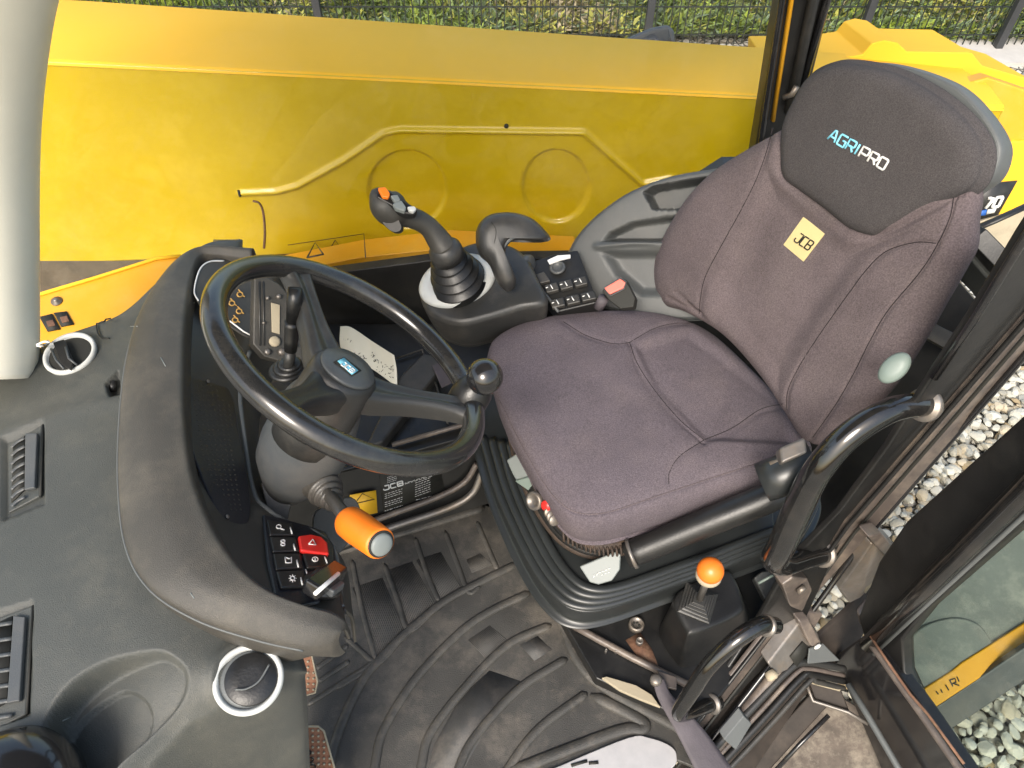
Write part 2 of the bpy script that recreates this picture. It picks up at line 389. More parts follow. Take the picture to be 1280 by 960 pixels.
def strokes(name, s_, quad, f, r, m, parent, gap=.3):
    q = [np.array(a, float) for a in quad]; W = [.25 if c == 'I' else 1 for c in s_]; tot = sum(W)+gap*(len(s_)-1); x = 0; ps = []
    for c, w in zip(s_, W):
        for g in GLY[c]:
            pts = []
            for (x0, y0), (x1, y1) in zip(g[:-1], g[1:]):
                for t in (0, .5): pts.append((x0+(x1-x0)*t, y0+(y1-y0)*t))
            pts.append(g[-1]); P3 = []
            for gx, gy in pts:
                a, b = (x+gx*w)/tot, gy; e = (1-a)*(1-b)*q[0]+a*(1-b)*q[1]+a*b*q[2]+(1-a)*b*q[3]; P3.append(f(e[0], e[1], r*.3))
            ps.append(tube_g(P3, r, n=6))
        x += w+gap
    return mk(name, *join(ps), m, parent)
def seam(name, uv, f, r, m, parent, n=40, off=0, closed=False):
    c = catmull(uv, n, closed); pts = [f(a[0], a[1], off) for a in c]
    return mk(name, *tube_g(pts, r, n=6, closed=closed), m, parent)

# ================================================================== SETTING
GZ = -1.0
mk('ground', [(-60, -20, GZ), (60, -20, GZ), (60, 120, GZ), (-60, 120, GZ)], [(0, 1, 2, 3)], 'gravel', kind='structure', smooth=False)
pv = [(3.12, 5.22, GZ), (12, 5.22, GZ), (12, 5.62, GZ), (3.3, 5.62, GZ)]
mk('paving', *slab_g([V(p)+V((0, 0, .03)) for p in pv], (0, 0, 1), .06), 'paving', kind='structure', smooth=False)
mk('grass_bank', [(-60, 5.75, GZ+.005), (60, 5.75, GZ+.005), (60, 6.9, GZ+.85), (-60, 6.9, GZ+.85), (60, 30, 3), (-60, 30, 3)], [(0, 1, 2, 3), (3, 2, 4, 5)], 'soil', kind='structure', smooth=False)

def stones():
    import bmesh
    bm = bmesh.new(); bmesh.ops.create_icosphere(bm, subdivisions=2, radius=1)
    base = np.array([v.co[:] for v in bm.verts]); F = np.array([[v.index for v in f.verts] for f in bm.faces]); bm.free()
    vs, fs, cs = [], [], []; k = 0
    pal = np.array([(.40, .385, .32), (.33, .31, .25), (.47, .455, .39), (.31, .24, .14), (.38, .33, .24), (.28, .28, .25)])
    for layer in range(2):
        step = .04
        for gx in np.arange(.5, 3.4, step):
            for gy in np.arange(.2, 3.3, step):
                # only where the door opening lets one see the ground, plus a margin
                p = proj((gx, gy, GZ))
                if not (840 < p[0] < 1420 and 380 < p[1] < 1100): continue
                sc = rng.uniform(.011, .029); s3 = np.array([sc*rng.uniform(.8, 1.45), sc*rng.uniform(.75, 1.2), sc*rng.uniform(.45, .8)])
                d = rng.normal(size=(7, 3)); d /= np.linalg.norm(d, axis=1)[:, None]
                b = base.copy()
                for q in d:       # chop facets
                    h = b@q; lim = rng.uniform(.55, .85); b -= np.clip(h-lim, 0, None)[:, None]*q
                b = b*s3; a = rng.uniform(0, 6.28); t = rng.normal(0, .35)
                Rz = np.array([[math.cos(a), -math.sin(a), 0], [math.sin(a), math.cos(a), 0], [0, 0, 1]]); Rx = np.array([[1, 0, 0], [0, math.cos(t), -math.sin(t)], [0, math.sin(t), math.cos(t)]])
                b = b@Rx.T@Rz.T+np.array([gx+rng.uniform(-.02, .02), gy+rng.uniform(-.02, .02), GZ+.008+layer*.022+rng.uniform(0, .012)])
                vs.append(b); fs.append(F+k); k += len(b)
                c = pal[rng.choice(6, p=[.3, .2, .22, .09, .12, .07])]*rng.uniform(.85, 1.15); cs.append(np.tile([*c, 1], (len(b), 1)))
    V_ = np.concatenate(vs); F_ = np.concatenate(fs)
    o = mk('gravel_stones', V_.tolist(), F_.tolist(), 'stone', kind='stuff', smooth=False, cols=np.concatenate(cs))
    o['label'] = 'loose pale limestone gravel below the open door'; o['category'] = 'gravel'
stones()

def plants():
    vs, fs, cs = [], [], []
    n = 110000
    X = rng.uniform(-5.5, 8, n); Y = 5.58+1.1*rng.random(n)**1.3
    for i in range(n):
        x, y = X[i], Y[i]; g = GZ+max(0, y-5.75)*.74
        d = noise.noise(V((x*.9, y*.9, 0))); d2 = noise.noise(V((x*3, y*3, 4)))
        if rng.random() > .8+d2*.9: continue
        h = rng.uniform(.01, .075)*(1+d2*.8); w = rng.uniform(.006, .016); a = rng.uniform(0, 3.14)
        ln = V((rng.normal(0, .04), rng.normal(-.03, .03), h)); r = V((math.cos(a), math.sin(a), 0))*w
        z = g+rng.uniform(0, .10)+.10*max(0, noise.noise(V((x*2.2, y*2, 9)))+.35); b = V((x, y, z)); k = len(vs)
        vs += [b-r, b+r, b+ln*.6+r*.9, b+ln*.6-r*.9, b+ln]
        fs += [(k, k+1, k+2, k+3), (k+3, k+2, k+4)]
        c = np.array([(.26, .33, .05), (.19, .26, .08), (.15, .20, .12), (.42, .42, .10), (.36, .31, .2)][min(4, max(0, int(2+d*4+rng.normal(0, .9))))])*rng.uniform(.7, 1.35)
        cs += [[*c, 1]]*5
    o = mk('hedge_undergrowth', vs, fs, 'leaf', kind='stuff', smooth=False, cols=cs)
    o['label'] = 'dense yellow green undergrowth behind the wire fence'; o['category'] = 'undergrowth'
plants()

# fence
fe = thing('wire_fence', 'dark green welded wire mesh fence with posts beyond the yellow boom', 'fence', (0, 5.5, GZ))
ps = []
for i in range(-90, 150):
    x = i*.055; ps.append(box_g((x, 5.5, GZ+.9), ((1, 0, 0), (0, 1, 0), (0, 0, 1)), (.0036, .003, .87)))
for z in np.arange(.1, 1.8, .2): ps.append(box_g((1.6, 5.505, GZ+z), ((1, 0, 0), (0, 1, 0), (0, 0, 1)), (6.6, .004, .004)))
mk('mesh_panel', *join(ps), 'wire', fe, smooth=False)
for x in (-3.6, -1.39, .99, 2.56, 3.60, 6.0):
    mk('post', *box_g((x, 5.46, GZ+.95), ((1, 0, 0), (0, 1, 0), (0, 0, 1)), (.027, .027, .95)), 'post', fe, smooth=False, bevel=.004)

# ================================================================== BOOM (outside, right of the cab)
bo = thing('lifting_boom', 'long yellow lifting boom running past the side window', 'machine boom', (-.2, 1.9, .13))
def boom():
    y0, y1 = 1.75, 2.10
    x0, x1, nx, nz = -2.6, 1.25, 620, 130
    zt = lambda x: .717-.051*x
    zb = lambda x: .21+.05*x if x < 0 else .21-.02*x
    X = np.linspace(x0, x1, nx); vs = []
    for i in range(nx):
        for j in range(nz):
            t = j/(nz-1); vs.append((X[i], y0, zb(X[i])*(1-t)+zt(X[i])*t))
    P = projs(vs)
    d = np.zeros(len(vs))
    for cx, cy, rx, ry in ((509, 237, 50, 50), (695, 233, 43, 47)):
        q = 1-np.hypot((P[:, 0]-cx)/rx, (P[:, 1]-cy)/ry); d += .012*sstep(q*rx/3.5)
    plate = [(300, 244), (345, 240), (372, 233), (430, 202), (480, 168), (500, 163), (730, 165), (803, 232), (840, 226), (860, 400), (330, 400), (330, 262), (316, 250)]
    top = [(300, 241), (345, 239), (372, 232), (430, 200), (480, 166), (500, 162), (730, 165), (803, 229), (840, 222)]
    w = dline(P, top); d -= .011*sstep(1-np.abs(w)/5.5)
    vs = [V((v[0], v[1]+dd, v[2])) for v, dd in zip(vs, d)]
    fs = [(i*nz+j, (i+1)*nz+j, (i+1)*nz+j+1, i*nz+j+1) for i in range(nx-1) for j in range(nz-1)]
    side = mk('side_plate', vs, fs, 'yellow_shaded', bo, solid=.01)
    # top plate, slightly folded at its near edge, and the rest of the box
    def sect(x): return [V((x, y0-.004, zt(x)-.006)), V((x, y0+.006, zt(x)+.004)), V((x, y0+.1, zt(x)+.007)), V((x, y1-.02, zt(x)+.002-.018*max(0, x+1.15))), V((x, y1, zt(x)-.010-.018*max(0, x+1.15))), V((x, y1, zb(x))), V((x, y0+.02, zb(x)))]
    vs, fs = [], []; XS = np.linspace(x0, x1, 30)
    for x in XS: vs += sect(x)
    for i in range(len(XS)-1):
        for j in range(6): fs.append((i*7+j, i*7+j+1, (i+1)*7+j+1, (i+1)*7+j))
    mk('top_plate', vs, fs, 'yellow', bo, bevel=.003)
    s = Surf(side)
    g = [(316, 251), (324, 254), (329, 266), (331, 290), (330, 310), (325, 310), (323, 290), (320, 268), (315, 256)]
    seam('weld_crack', g[:5], s, .0035, 'rust', bo, n=30)
    seam('weld_crack', [(298, 238), (300, 245)], s, .004, 'ink', bo, n=6)
    for q in ([(384, 322), (394, 303), (404, 318), (384, 322)], [(410, 315), (419, 300), (428, 312), (410, 315)]):
        mk('warning_mark', *tube_g([s(*a, .001) for a in q], .0015, n=5), 'ink', bo)
    mk('warning_mark', *tube_g([s(*a, .001) for a in [(360, 306), (455, 292), (457, 322)]], .001, n=5), 'ink', bo)
    mk('bolt_head', *lathe_g(s(633, 157), (0, -1, 0), [(.006, 0), (.006, .004), (.003, .006)], n=12), 'ink', bo)
boom()
ch = thing('boom_chassis', 'amber yellow chassis rail below the boom outside the side window', 'machine chassis', (-.3, 1.65, 0))
cp = Plane((0, 1.62, 0), (0, -1, 0))
slab('rail', [(330, 345), (450, 322), (560, 310), (720, 318), (720, 420), (330, 420)], cp, .08, 'yel2', ch)
slab('underside', [(-40, 300), (330, 300), (330, 400), (-40, 420)], Plane((0, 1.72, 0), (0, -1, .2)), .3, 'mud', ch)
# front wedge panel with two square slots
wp = plane3(H(40, 372, .50), H(222, 322, .50), H(45, 430, .47))
fw = thing('front_panel', 'amber yellow folded panel with two square slots outside the windscreen corner', 'body panel', wp(130, 380))
def quadhole(): pass
slab('plate', [(20, 380), (40, 371), (120, 347), (195, 323), (228, 320), (260, 330), (240, 400), (150, 440), (42, 432), (20, 432)], wp, .02, 'yel2', fw)
for q in ([(49, 396), (65, 392), (75, 411), (59, 414)], [(67, 391), (83, 389), (92, 405), (76, 408)]):
    slab('slot', q, wp, .004, 'ink', fw, off=.0035, bevel=0)
    c = np.mean(q, 0); slab('slot_insert', [(c[0]-5, c[1]-2), (c[0]+4, c[1]-4), (c[0]+7, c[1]+3), (c[0]-2, c[1]+5)], wp, .003, 'rust', fw, off=.006, bevel=.001)
lathe('bolt', wp(71, 377), wp.n, [(.012, 0), (.012, .003), (.006, .004), (.006, .009), (.002, .01)], 'steel', fw, n=16)
tube('folded_edge', [wp(39, 371, .004), wp(120, 347, .004), wp(196, 323, .004), wp(226, 320, .004)], .004, 'yellow', fw)

# rear body of the machine, seen through the rear window
rb = thing('rear_bodywork', 'yellow rear bodywork and boom pivot behind the seat headrest', 'body panel', (1.3, 2.0, .2))
RP = Plane((0, 2.0, 0), (-.12, -1, .25)); RP2 = Plane((0, 1.86, 0), (-.15, -1, .3))
slab('pivot_plate', [(955, 74), (1045, 73), (1078, 68), (1090, 54), (1105, 50), (1122, 53), (1134, 64), (1215, 66), (1228, 82), (1290, 100), (1330, 260), (1180, 320), (940, 300)], RP, .32, 'yellow', rb, bevel=.004)
slab('side_cowl', [(1150, 120), (1235, 96), (1300, 118), (1310, 178), (1240, 182), (1180, 175)], RP2, .06, 'yel2', rb, bevel=.006, seg=3)
slab('side_cowl', [(1180, 185), (1262, 176), (1310, 176), (1310, 262), (1208, 296), (1190, 280)], RP2, .05, 'yellow', rb, bevel=.006, off=.01)
slab('decal_plate', [(1205, 232), (1272, 226), (1246, 272), (1204, 280)], RP2, .004, 'dgrey', rb, off=.014, bevel=0)
f70 = lambda u, v, off=0: RP2(u, v, .0145+off)
strokes('decal_number', '70', [(1229, 261), (1248, 258), (1254, 246), (1235, 248)], f70, .0045, 'marks', rb, gap=.35)
slab('decal_stripe', [(1224, 264), (1234, 262), (1232, 269), (1219, 271)], RP2, .002, 'blue', rb, off=.016, bevel=0)
slab('decal_stripe', [(1235, 262), (1246, 260), (1243, 266), (1233, 268)], RP2, .002, 'marks', rb, off=.016, bevel=0)
slab('dusty_guard', [(1195, 285), (1300, 255), (1330, 330), (1250, 390), (1190, 330)], Plane((0, 1.7, 0), (-.1, -1, .5)), .04, 'beige', rb)

mr = thing('wing_mirror', 'grey wing mirror poking up over the far edge of the boom', 'mirror', PD(812, 60, 2.35))
MP = Plane(PD(812, 50, 2.35), V((0, -.8, .5)))
slab('housing', [(779, 56), (786, 46), (815, 34), (836, 30), (844, 38), (845, 62), (812, 64)], MP, .05, 'shell', mr, bevel=.012, seg=3)
slab('mirror_glass', [(790, 53), (815, 42), (836, 36), (840, 57), (812, 58)], MP, .003, 'chrome', mr, off=-.0, bevel=0)
tube('arm', [PD(820, 56, 2.38), PD(818, 90, 2.42)], .012, 'black', mr)

# ================================================================== CAB FRAME
cab = thing('cab_frame', 'black and cream frame of the cab with side window, sills and door pillar', 'vehicle cab', (0, 1.0, 0))
FW = Plane((0, 1.45, 0), (0, -1, 0))
# front pillar (cream trim)
def pillar(name, pts, widths, m, depth=.07, nrm=V((.3, -.8, .3)), parent=cab):
    pass
# cream pillar as a swept oval
fp = catmull([(-28, 470, 1.22, 62), (-28, 430, 1.215, 66), (-28, 330, 1.18, 66), (-30, 200, 1.12, 68), (-22, 100, 1.06, 66), (-8, 0, .99, 66), (14, -90, .93, 66)], 40)
pts = [PD(a[0], a[1], a[2]) for a in fp]; rr = [px(a[3], a[2]) for a in fp]
tube('front_pillar', pts, rr, 'cream', cab, n=28, flat=1, label='cream plastic trim of the front pillar')
# flare of its foot
# far wall below sill, sill, window
slab('side_panel', [(338, 352), (445, 338), (545, 325), (720, 322), (905, 205), (1040, 205), (1040, 700), (338, 700)], FW, .03, 'black', cab)
tube('window_seal', [FW(-60, 330, -.01), FW(-60, -60, -.01)], .008, 'black', cab)
slab('window_pane', [(-60, 470), (338, 470), (338, 356), (545, 330), (720, 325), (900, 212), (958, 170), (1010, -80), (-60, -80)], FW, .005, 'glass', cab, off=-.012, bevel=0, smooth=False)
slab('rear_pillar', [(984, -60), (1052, -60), (1040, 0), (1010, 120), (985, 165), (990, 240), (935, 240), (948, 165), (975, 0)], FW, .06, 'black', cab, bevel=.008, seg=3)
tube('window_seal', [FW(950, 190, .006), FW(953, 165, .006), FW(978, 0, .006), FW(987, -60, .006)], .007, 'gloss', cab)
tube('painted_reflection', [FW(966, 150, .003), FW(989, 0, .003), FW(998, -60, .003)], .009, 'yel2', cab, flat=.5)  # amber strip modelled for a reflection on the pillar
tube('pillar_trim', [FW(986, 140, .008), FW(1017, 0, .008), FW(1028, -60, .008)], .013, 'dgrey', cab, flat=.8)
tube('pillar_trim', [FW(1000, 118, .008), FW(1034, 0, .008), FW(1044, -50, .008)], .008, 'gloss', cab)
tube('latch_bracket', [FW(980, 122, .02), FW(990, 118, .03), FW(996, 108, .03)], .006, 'steel', cab)
# rear shelf / window bottom between seat and door pillar
RS = plane3(H(1200, 330, .62), H(1260, 380, .62), H(1190, 300, .72))
slab('rear_sill', [(1190, 288), (1213, 302), (1262, 352), (1300, 400), (1290, 440), (1180, 330)], RS, .03, 'black', cab, off=.02)
slab('rear_trim', [(1180, 306), (1203, 313), (1245, 362), (1222, 376), (1192, 336), (1150, 330)], RS, .04, 'shell', cab, off=.03, bevel=.006)
slab('rear_wall', [(1040, 205), (1180, 330), (1240, 400), (1150, 520), (1040, 690), (960, 760), (900, 760), (900, 300)], Plane(H(1100, 600, .1), V((-.75, -.3, .55))), .02, 'black', cab, off=-.03)
slab('rear_wall_ledge', [(1150, 395), (1240, 440), (1228, 462), (1140, 412)], Plane(H(1100, 500, .3), V((-.5, -.3, .8))), .02, 'dgrey', cab)
tube('wiper_arm', [PD(1205, 292, 1.75), PD(1245, 275, 1.72), PD(1295, 252, 1.7)], .009, 'black', cab, flat=.6)
# door pillar: wide black plate and dusty strips, all in the plane of the door opening
slab('door_pillar', [(1330, 215), (1280, 291), (1215, 398), (1170, 465), (1110, 560), (1050, 640), (990, 700), (935, 800), (865, 905), (862, 930), (1000, 790), (1060, 660), (1285, 400), (1330, 350)], DOOR, .012, 'black', cab, bevel=.004)
tube('pillar_edge', [D(1330, 222, .003), D(1281, 296, .003), D(1216, 402, .003), D(1168, 472, .003)], .006, 'gloss', cab)
slab('dusty_strip', [(1330, 338), (1285, 396), (1060, 655), (1000, 737), (866, 908), (880, 915), (1012, 752), (1078, 676), (1300, 425), (1330, 390)], DOOR, .012, 'strip', cab, off=.008, bevel=.005, seg=3)
for a, b, r, m in ((0, 0, .004, 'black'), (9, 8, .003, 'ink'), (20, 18, .006, 'gloss')):
    tube('door_seal', [D(1330+a, 342+b, .012), D(1285+a, 398+b, .012), D(1060+a, 657+b, .012), D(1000+a, 740+b, .012), D(866+a, 912+b, .012), D(820+a, 975+b, .012)], r, m, cab)

# unseen cab roof, added for its shade, lengthened forward to shade the boom too
mk('roof', *slab_g([mY*.42-mX*.75+V((0, 0, 1.86)), mY*.42+mX*1.15+V((0, 0, 1.86)), mY*1.55+mX*1.15+V((0, 0, 1.86)), mY*1.55-mX*.75+V((0, 0, 1.86))], (0, 0, 1), .08), 'dgrey', cab, bevel=.02, seg=3)
# ================================================================== FLOOR
mk('cab_floor', *slab_g([mY*.37-mX*.75+V((0, 0, -.02)), mY*.37+mX*.78+V((0, 0, -.02)), V((.55, 1.44, -.02)), V((-.9, 1.44, -.02))], (0, 0, 1), .05), 'black', cab, smooth=False)
fm = thing('floor_mat', 'dusty black rubber floor mat with curved ribs', 'floor mat', (0, .7, 0))
Z0 = Plane((0, 0, 0), (0, 0, 1))
o = slab('mat_sheet', [(300, 720), (420, 688), (606, 631), (640, 640), (692, 742), (735, 838), (850, 905), (880, 935), (870, 960), (845, 950), (832, 1010), (300, 1010)], Z0, .012, 'mat', fm, bevel=.003)
def rib(uv, r=.006, n=30):
    c = catmull(uv, n); pts = [Z0(a[0], a[1], .0005) for a in c]
    return tube_g(pts, [r*.3]+[r]*(len(pts)-2)+[r*.3], n=10, flat=.6, up=(0, 0, 1))
arcs = [[(412, 960), (420, 925), (437, 882), (457, 845), (477, 822), (504, 794), (548, 757), (581, 737), (652, 702)],
 [(466, 985), (470, 950), (480, 912), (517, 852), (568, 797), (608, 767), (664, 740)],
 [(522, 985), (527, 957), (538, 917), (581, 860), (635, 806), (689, 781)],
 [(570, 985), (575, 957), (595, 920), (648, 862), (709, 823)],
 [(628, 985), (638, 957), (675, 910), (734, 866)]]
mk('mat_rib', *join([rib(a, .010, 50) for a in arcs]), 'mat', fm)
rad = [[(440, 700), (452, 760), (470, 826)], [(480, 704), (497, 750), (511, 788), (540, 766)], [(519, 672), (533, 715), (549, 752)], [(556, 663), (572, 705), (586, 740), (600, 732)], [(596, 652), (608, 680), (622, 712)],
       [(430, 795), (460, 822), (463, 830), (420, 858), (383, 882)], [(395, 836), (435, 806)], [(398, 852), (437, 826)], [(470, 826), (478, 826), (500, 800)],
       [(420, 860), (459, 838)], [(418, 690), (606, 634)], [(640, 645), (692, 745), (735, 842), (852, 912), (880, 940)], [(738, 868), (800, 900), (802, 912), (770, 915), (640, 965), (600, 985)], [(690, 745), (740, 850)]]
mk('mat_edge_rib', *join([rib(a, .006, 24) for a in rad[:10]]+[rib(a, .013, 30) for a in rad[10:]]), 'mat', fm)
# darker ribbed squares moulded in the mat
pads = [[(487, 712), (515, 702), (545, 757), (512, 783)], [(520, 700), (551, 690), (578, 738), (548, 752)], [(440, 735), (478, 722), (506, 790), (472, 820)],
        [(583, 700), (600, 692), (616, 706), (590, 716)], [(585, 800), (612, 782), (634, 800), (606, 822)]]
slab('mat_patch', [(575, 872), (612, 838), (652, 852), (600, 925), (572, 975), (532, 975), (543, 930)], Z0, .001, 'cleanmat', fm, off=.0006, bevel=0)
slab('mat_patch', [(650, 806), (672, 795), (690, 812), (668, 826)], Z0, .001, 'cleanmat', fm, off=.0006, bevel=0)
for q in pads:
    ps = []
    slab('mat_patch', q, Z0, .001, 'cleanmat', fm, off=.0006, bevel=0)
    q = [np.array(a, float) for a in q]
    for i in range(18):
        t = (i+.5)/18; a = q[0]*(1-t)+q[1]*t; b = q[3]*(1-t)+q[2]*t
        ps.append(tube_g([Z0(*a, .0003), Z0(*b, .0003)], .0012, n=5))
    mk('mat_tread', *join(ps), 'mat', fm)
# kick panel under the dashboard with its stickers
kp = thing('kick_panel', 'black kick panel with ledge and information stickers beyond the floor mat', 'panel', H(500, 600, .1))
K0, K1, K2, K3 = H(330, 722, .004), H(612, 630, .004), H(603, 540, .20), H(350, 605, .20)
KP = plane3(K0, K1, K2)
mk('front_face', *slab_g([K0, K1, KP(603, 540), KP(350, 605)], KP.n, .03), 'black', kp, bevel=.004)
top = Plane((0, 0, KP(500, 565).z), (0, 0, 1)); TZ = top.o.z
mk('ledge', *slab_g([top(340, 612), top(606, 540), V((.08, 1.42, TZ)), V((-.75, 1.42, TZ)), V((-.75, .75, TZ))], (0, 0, 1), .02), 'black', kp, bevel=.004)
slab('wedge_cover', [(455, 560), (478, 552), (560, 450), (530, 440), (500, 470)], top, .05, 'dgrey', kp, off=.03, bevel=.006)
tube('ledge_bar', [top(490, 556, .012), top(575, 532, .012), top(597, 525, .012)], .006, 'strip', kp)
slab('small_plate', [(540, 457), (551, 452), (565, 478), (552, 484)], top, .004, 'mauve', kp, off=.04, bevel=.001)
tube('ledge_bar', [top(495, 448, .01), top(528, 437, .01), top(545, 480, .01), top(560, 530, .01)], .003, 'dgrey', kp)
tube('pipe', [KP(330, 702, .012), KP(415, 672, .012), KP(475, 648, .012), KP(545, 622, .012), KP(580, 603, .012), KP(596, 580, .012)], .0075, 'strip', kp, smooth=50)
tube('pipe', [KP(330, 722, .018), KP(430, 680, .018), KP(492, 658, .018), KP(560, 635, .018), KP(590, 617, .018), KP(603, 590, .018)], .009, 'steel', kp, smooth=50)
st = slab('information_sticker', [(474, 590), (548, 575), (556, 612), (480, 643)], KP, .001, 'ink', kp, off=.003, bevel=0)
fK = lambda u, v, off=0: KP(u, v, .0032+off)
strokes('sticker_lettering', 'JCB', [(480, 613), (504, 606), (503, 601), (479, 608)], fK, .0016, 'marks', st)
ln = []
def tl(a, b, n=6):
    a, b = np.array(a, float), np.array(b, float); t = 0
    while t < 1:
        e = min(1, t+rng.uniform(.06, .2)); ln.append(tube_g([fK(*(a+(b-a)*t), .0004), fK(*(a+(b-a)*e), .0004)], .0007, n=4)); t = e+.05
for i in range(9): tl((481, 618+i*2.6), (503, 611+i*2.6)) if i % 4 != 3 else None
for i in range(7): tl((519, 604+i*2.8), (538, 597+i*2.8))
for i in range(4): tl((484, 597+i*2.2), (496, 593+i*2.2))
tl((506, 604), (538, 594)); tl((506, 605), (540, 595)); tl((520, 625), (552, 617))
mk('sticker_text', *join(ln), 'marks', st)
ws = slab('warning_sticker', [(437, 619), (470, 613), (472, 641), (440, 648)], KP, .001, 'warn', kp, off=.012, bevel=0)
mk('warning_triangle', *tube_g([KP(*a, .014) for a in [(443, 630), (453, 617), (468, 624), (443, 630)]], .0011, n=5), 'ink', ws)
for u, v in ((547, 591), (557, 614), (603, 562), (597, 577)): lathe('rivet', KP(u, v, .004), KP.n, [(.004, 0), (.004, .002), (.002, .003)], 'steel', kp, n=10)

pa = thing('paper_sheet', 'crumpled white paper with scribbled marks tucked behind the steering wheel', 'paper', top(460, 440))
fPa = plane3(top(424, 428, .02), top(495, 483, .03), top(436, 408, .07))
def fpp(u, v, off=0):
    p = fPa(u, v, off); return p+fPa.n*(.004*math.sin(u*.16)+.003*math.sin(v*.3))
rows = [[fpp(424, 408), fpp(440, 409), fpp(465, 427), fpp(493, 444)], [fpp(424, 425), fpp(440, 424), fpp(465, 440), fpp(495, 462)], [fpp(424, 438), fpp(440, 446), fpp(465, 462), fpp(496, 484)]]
loft('sheet', rows, 'paper', pa, nu=24, nv=24, solid=.001)
ln = []
for i in range(70):
    u, v = rng.uniform(428, 492), 0; v = 418+(u-428)*.62+rng.uniform(0, 18); d = rng.normal(0, 1.8, 2)
    ln.append(tube_g([fpp(u, v, .0015), fpp(u+d[0], v+d[1], .0015)], .0007, n=4))
mk('scribble', *join(ln), 'ink', pa)

# ================================================================== PEDALS
def pedal(label, uv, z, parent=None):
    pl = Plane(H(*uv[0], z), V((.15, -.35, .92)))
    t = thing('foot_pedal', label, 'pedal', pl(*np.mean(uv, 0)), group='rusty foot pedals')
    slab('pedal_plate', uv, pl, .008, M['pedal'], t, bevel=.003)
    tube('pedal_rim', [pl(*a, .001) for a in uv], .0022, 'beige', t, n=6, closed=True)
    P = np.array(uv); lo, hi = P.min(0), P.max(0); st = []
    for a in np.arange(lo[0]+4, hi[0]-2, 7):
        for b in np.arange(lo[1]+5, hi[1]-2, 7):
            if sdpoly([(a, b)], uv)[0] > 2.5: st.append(lathe_g(pl(a, b, .0), pl.n, [(.0028, 0), (.002, .003), (.0008, .0035)], n=8))
    mk('grip_stud', *join(st), 'beige', t)
    tube('pedal_arm', [pl(*np.mean(uv, 0), -.01), pl(*np.mean(uv, 0), -.01)+V((-.12, .12, .02))], .009, 'black', t)
    return t, pl
pedal('narrow rusty pedal edge just below the round white ringed vent', [(374, 816), (389, 815), (397, 852), (394, 866), (380, 870), (376, 845)], .10)
t, pl = pedal('broad rusty foot pedal at the bottom edge of the photo', [(372, 912), (377, 908), (398, 908), (405, 914), (418, 960), (424, 1000), (366, 1000), (370, 950)], .12)
mk('raised_ring', *join([tube_g([pl(*a, .003) for a in ellipse(382+i*3, 942+i*9, 7, 3.5, -18, 14)], .0012, n=5, closed=True) for i in range(3)]), 'ink', t)

# ================================================================== DASHBOARD
da = thing('dashboard', 'dusty dark grey dashboard with hooded instrument binnacle and air vents', 'dashboard', H(200, 700, .5))
zz = lambda L: [H(*a) for a in L]
R = [[(-90, 515, .66), (20, 452, .70), (80, 420, .72), (150, 393, .735), (200, 350, .755), (255, 306, .76), (300, 300, .74)],
     [(-90, 560, .70), (20, 510, .725), (90, 490, .735), (150, 475, .74), (200, 455, .745), (262, 450, .73), (300, 450, .70)],
     [(-90, 680, .72), (20, 650, .735), (90, 640, .742), (160, 630, .745), (215, 620, .74), (265, 620, .72), (300, 620, .69)],
     [(-90, 800, .72), (20, 790, .735), (100, 780, .742), (180, 775, .742), (250, 785, .73), (325, 800, .70), (372, 812, .665)],
     [(-90, 900, .71), (20, 890, .725), (110, 880, .735), (190, 870, .73), (270, 865, .71), (340, 860, .672), (379, 852, .63)],
     [(-90, 1000, .70), (20, 990, .715), (110, 980, .71), (190, 965, .68), (265, 950, .62), (335, 942, .54), (383, 935, .48)],
     [(-90, 1110, .66), (20, 1100, .65), (110, 1090, .62), (190, 1070, .55), (262, 1060, .47), (330, 1050, .38), (386, 1040, .32)]]
rows = []
for r in R:
    q = zz(r); e = q[-1]; rows.append(q+[CAM+(e-CAM)*1.05+V((-.006, 0, 0)), CAM+(e-CAM)*1.3+V((-.06, 0, 0))])
bowl0 = [(52, 935), (58, 895), (85, 855), (125, 828), (170, 815), (205, 813), (232, 832), (236, 858), (222, 888), (185, 925), (150, 955), (120, 990), (55, 990)]
inner0 = [(60, 940), (66, 905), (92, 875), (125, 855), (150, 852), (175, 870), (182, 900), (160, 940), (120, 980), (60, 980)]
bowl = [tuple(a) for a in catmull(bowl0, 90, True)]; inner = [tuple(a) for a in catmull(inner0, 70, True)]
def dd(P):
    d = -.046*sstep(sdpoly(P, bowl)/9)*(1-.80*sstep((P[:, 0]+P[:, 1]*.1-180)/150))
    d -= .008*sstep(sdpoly(P, inner)/2.5)
    # gentle crease across the lower right and a shallow swelling around the round vent
    w = dline(P, [(190, 960), (240, 905), (275, 893)]); d += .004*np.exp(-(w/9)**2)
    d += .006*np.exp(-((np.hypot(P[:, 0]-312, P[:, 1]-851)-46)/8)**2)
    w = dline(P, [(0, 543), (30, 532), (60, 522), (110, 505), (150, 500)]); d += .003*np.exp(-(w/10)**2)
    for q in ([(2, 548), (56, 524), (56, 630), (2, 652)], [(-40, 775), (42, 750), (38, 895), (-40, 920)]):
        d -= .008*sstep(sdpoly(P, q)/3)
    # notch beside the hood
    d -= .02*sstep(sdpoly(P, [(131, 480), (149, 462), (152, 494), (136, 496)])/2.5)
    return d
body = loft('dash_body', rows, 'dash', da, nu=230, nv=260, disp=dd, solid=.006)
SB = Surf(body)
tube('scratch', [SB(78, 901, .0003), SB(88, 896, .0003)], .0008, 'lgrey', da, n=5)
tube('notch_cover', [SB(142, 476), SB(140, 490)], .006, 'black', da)

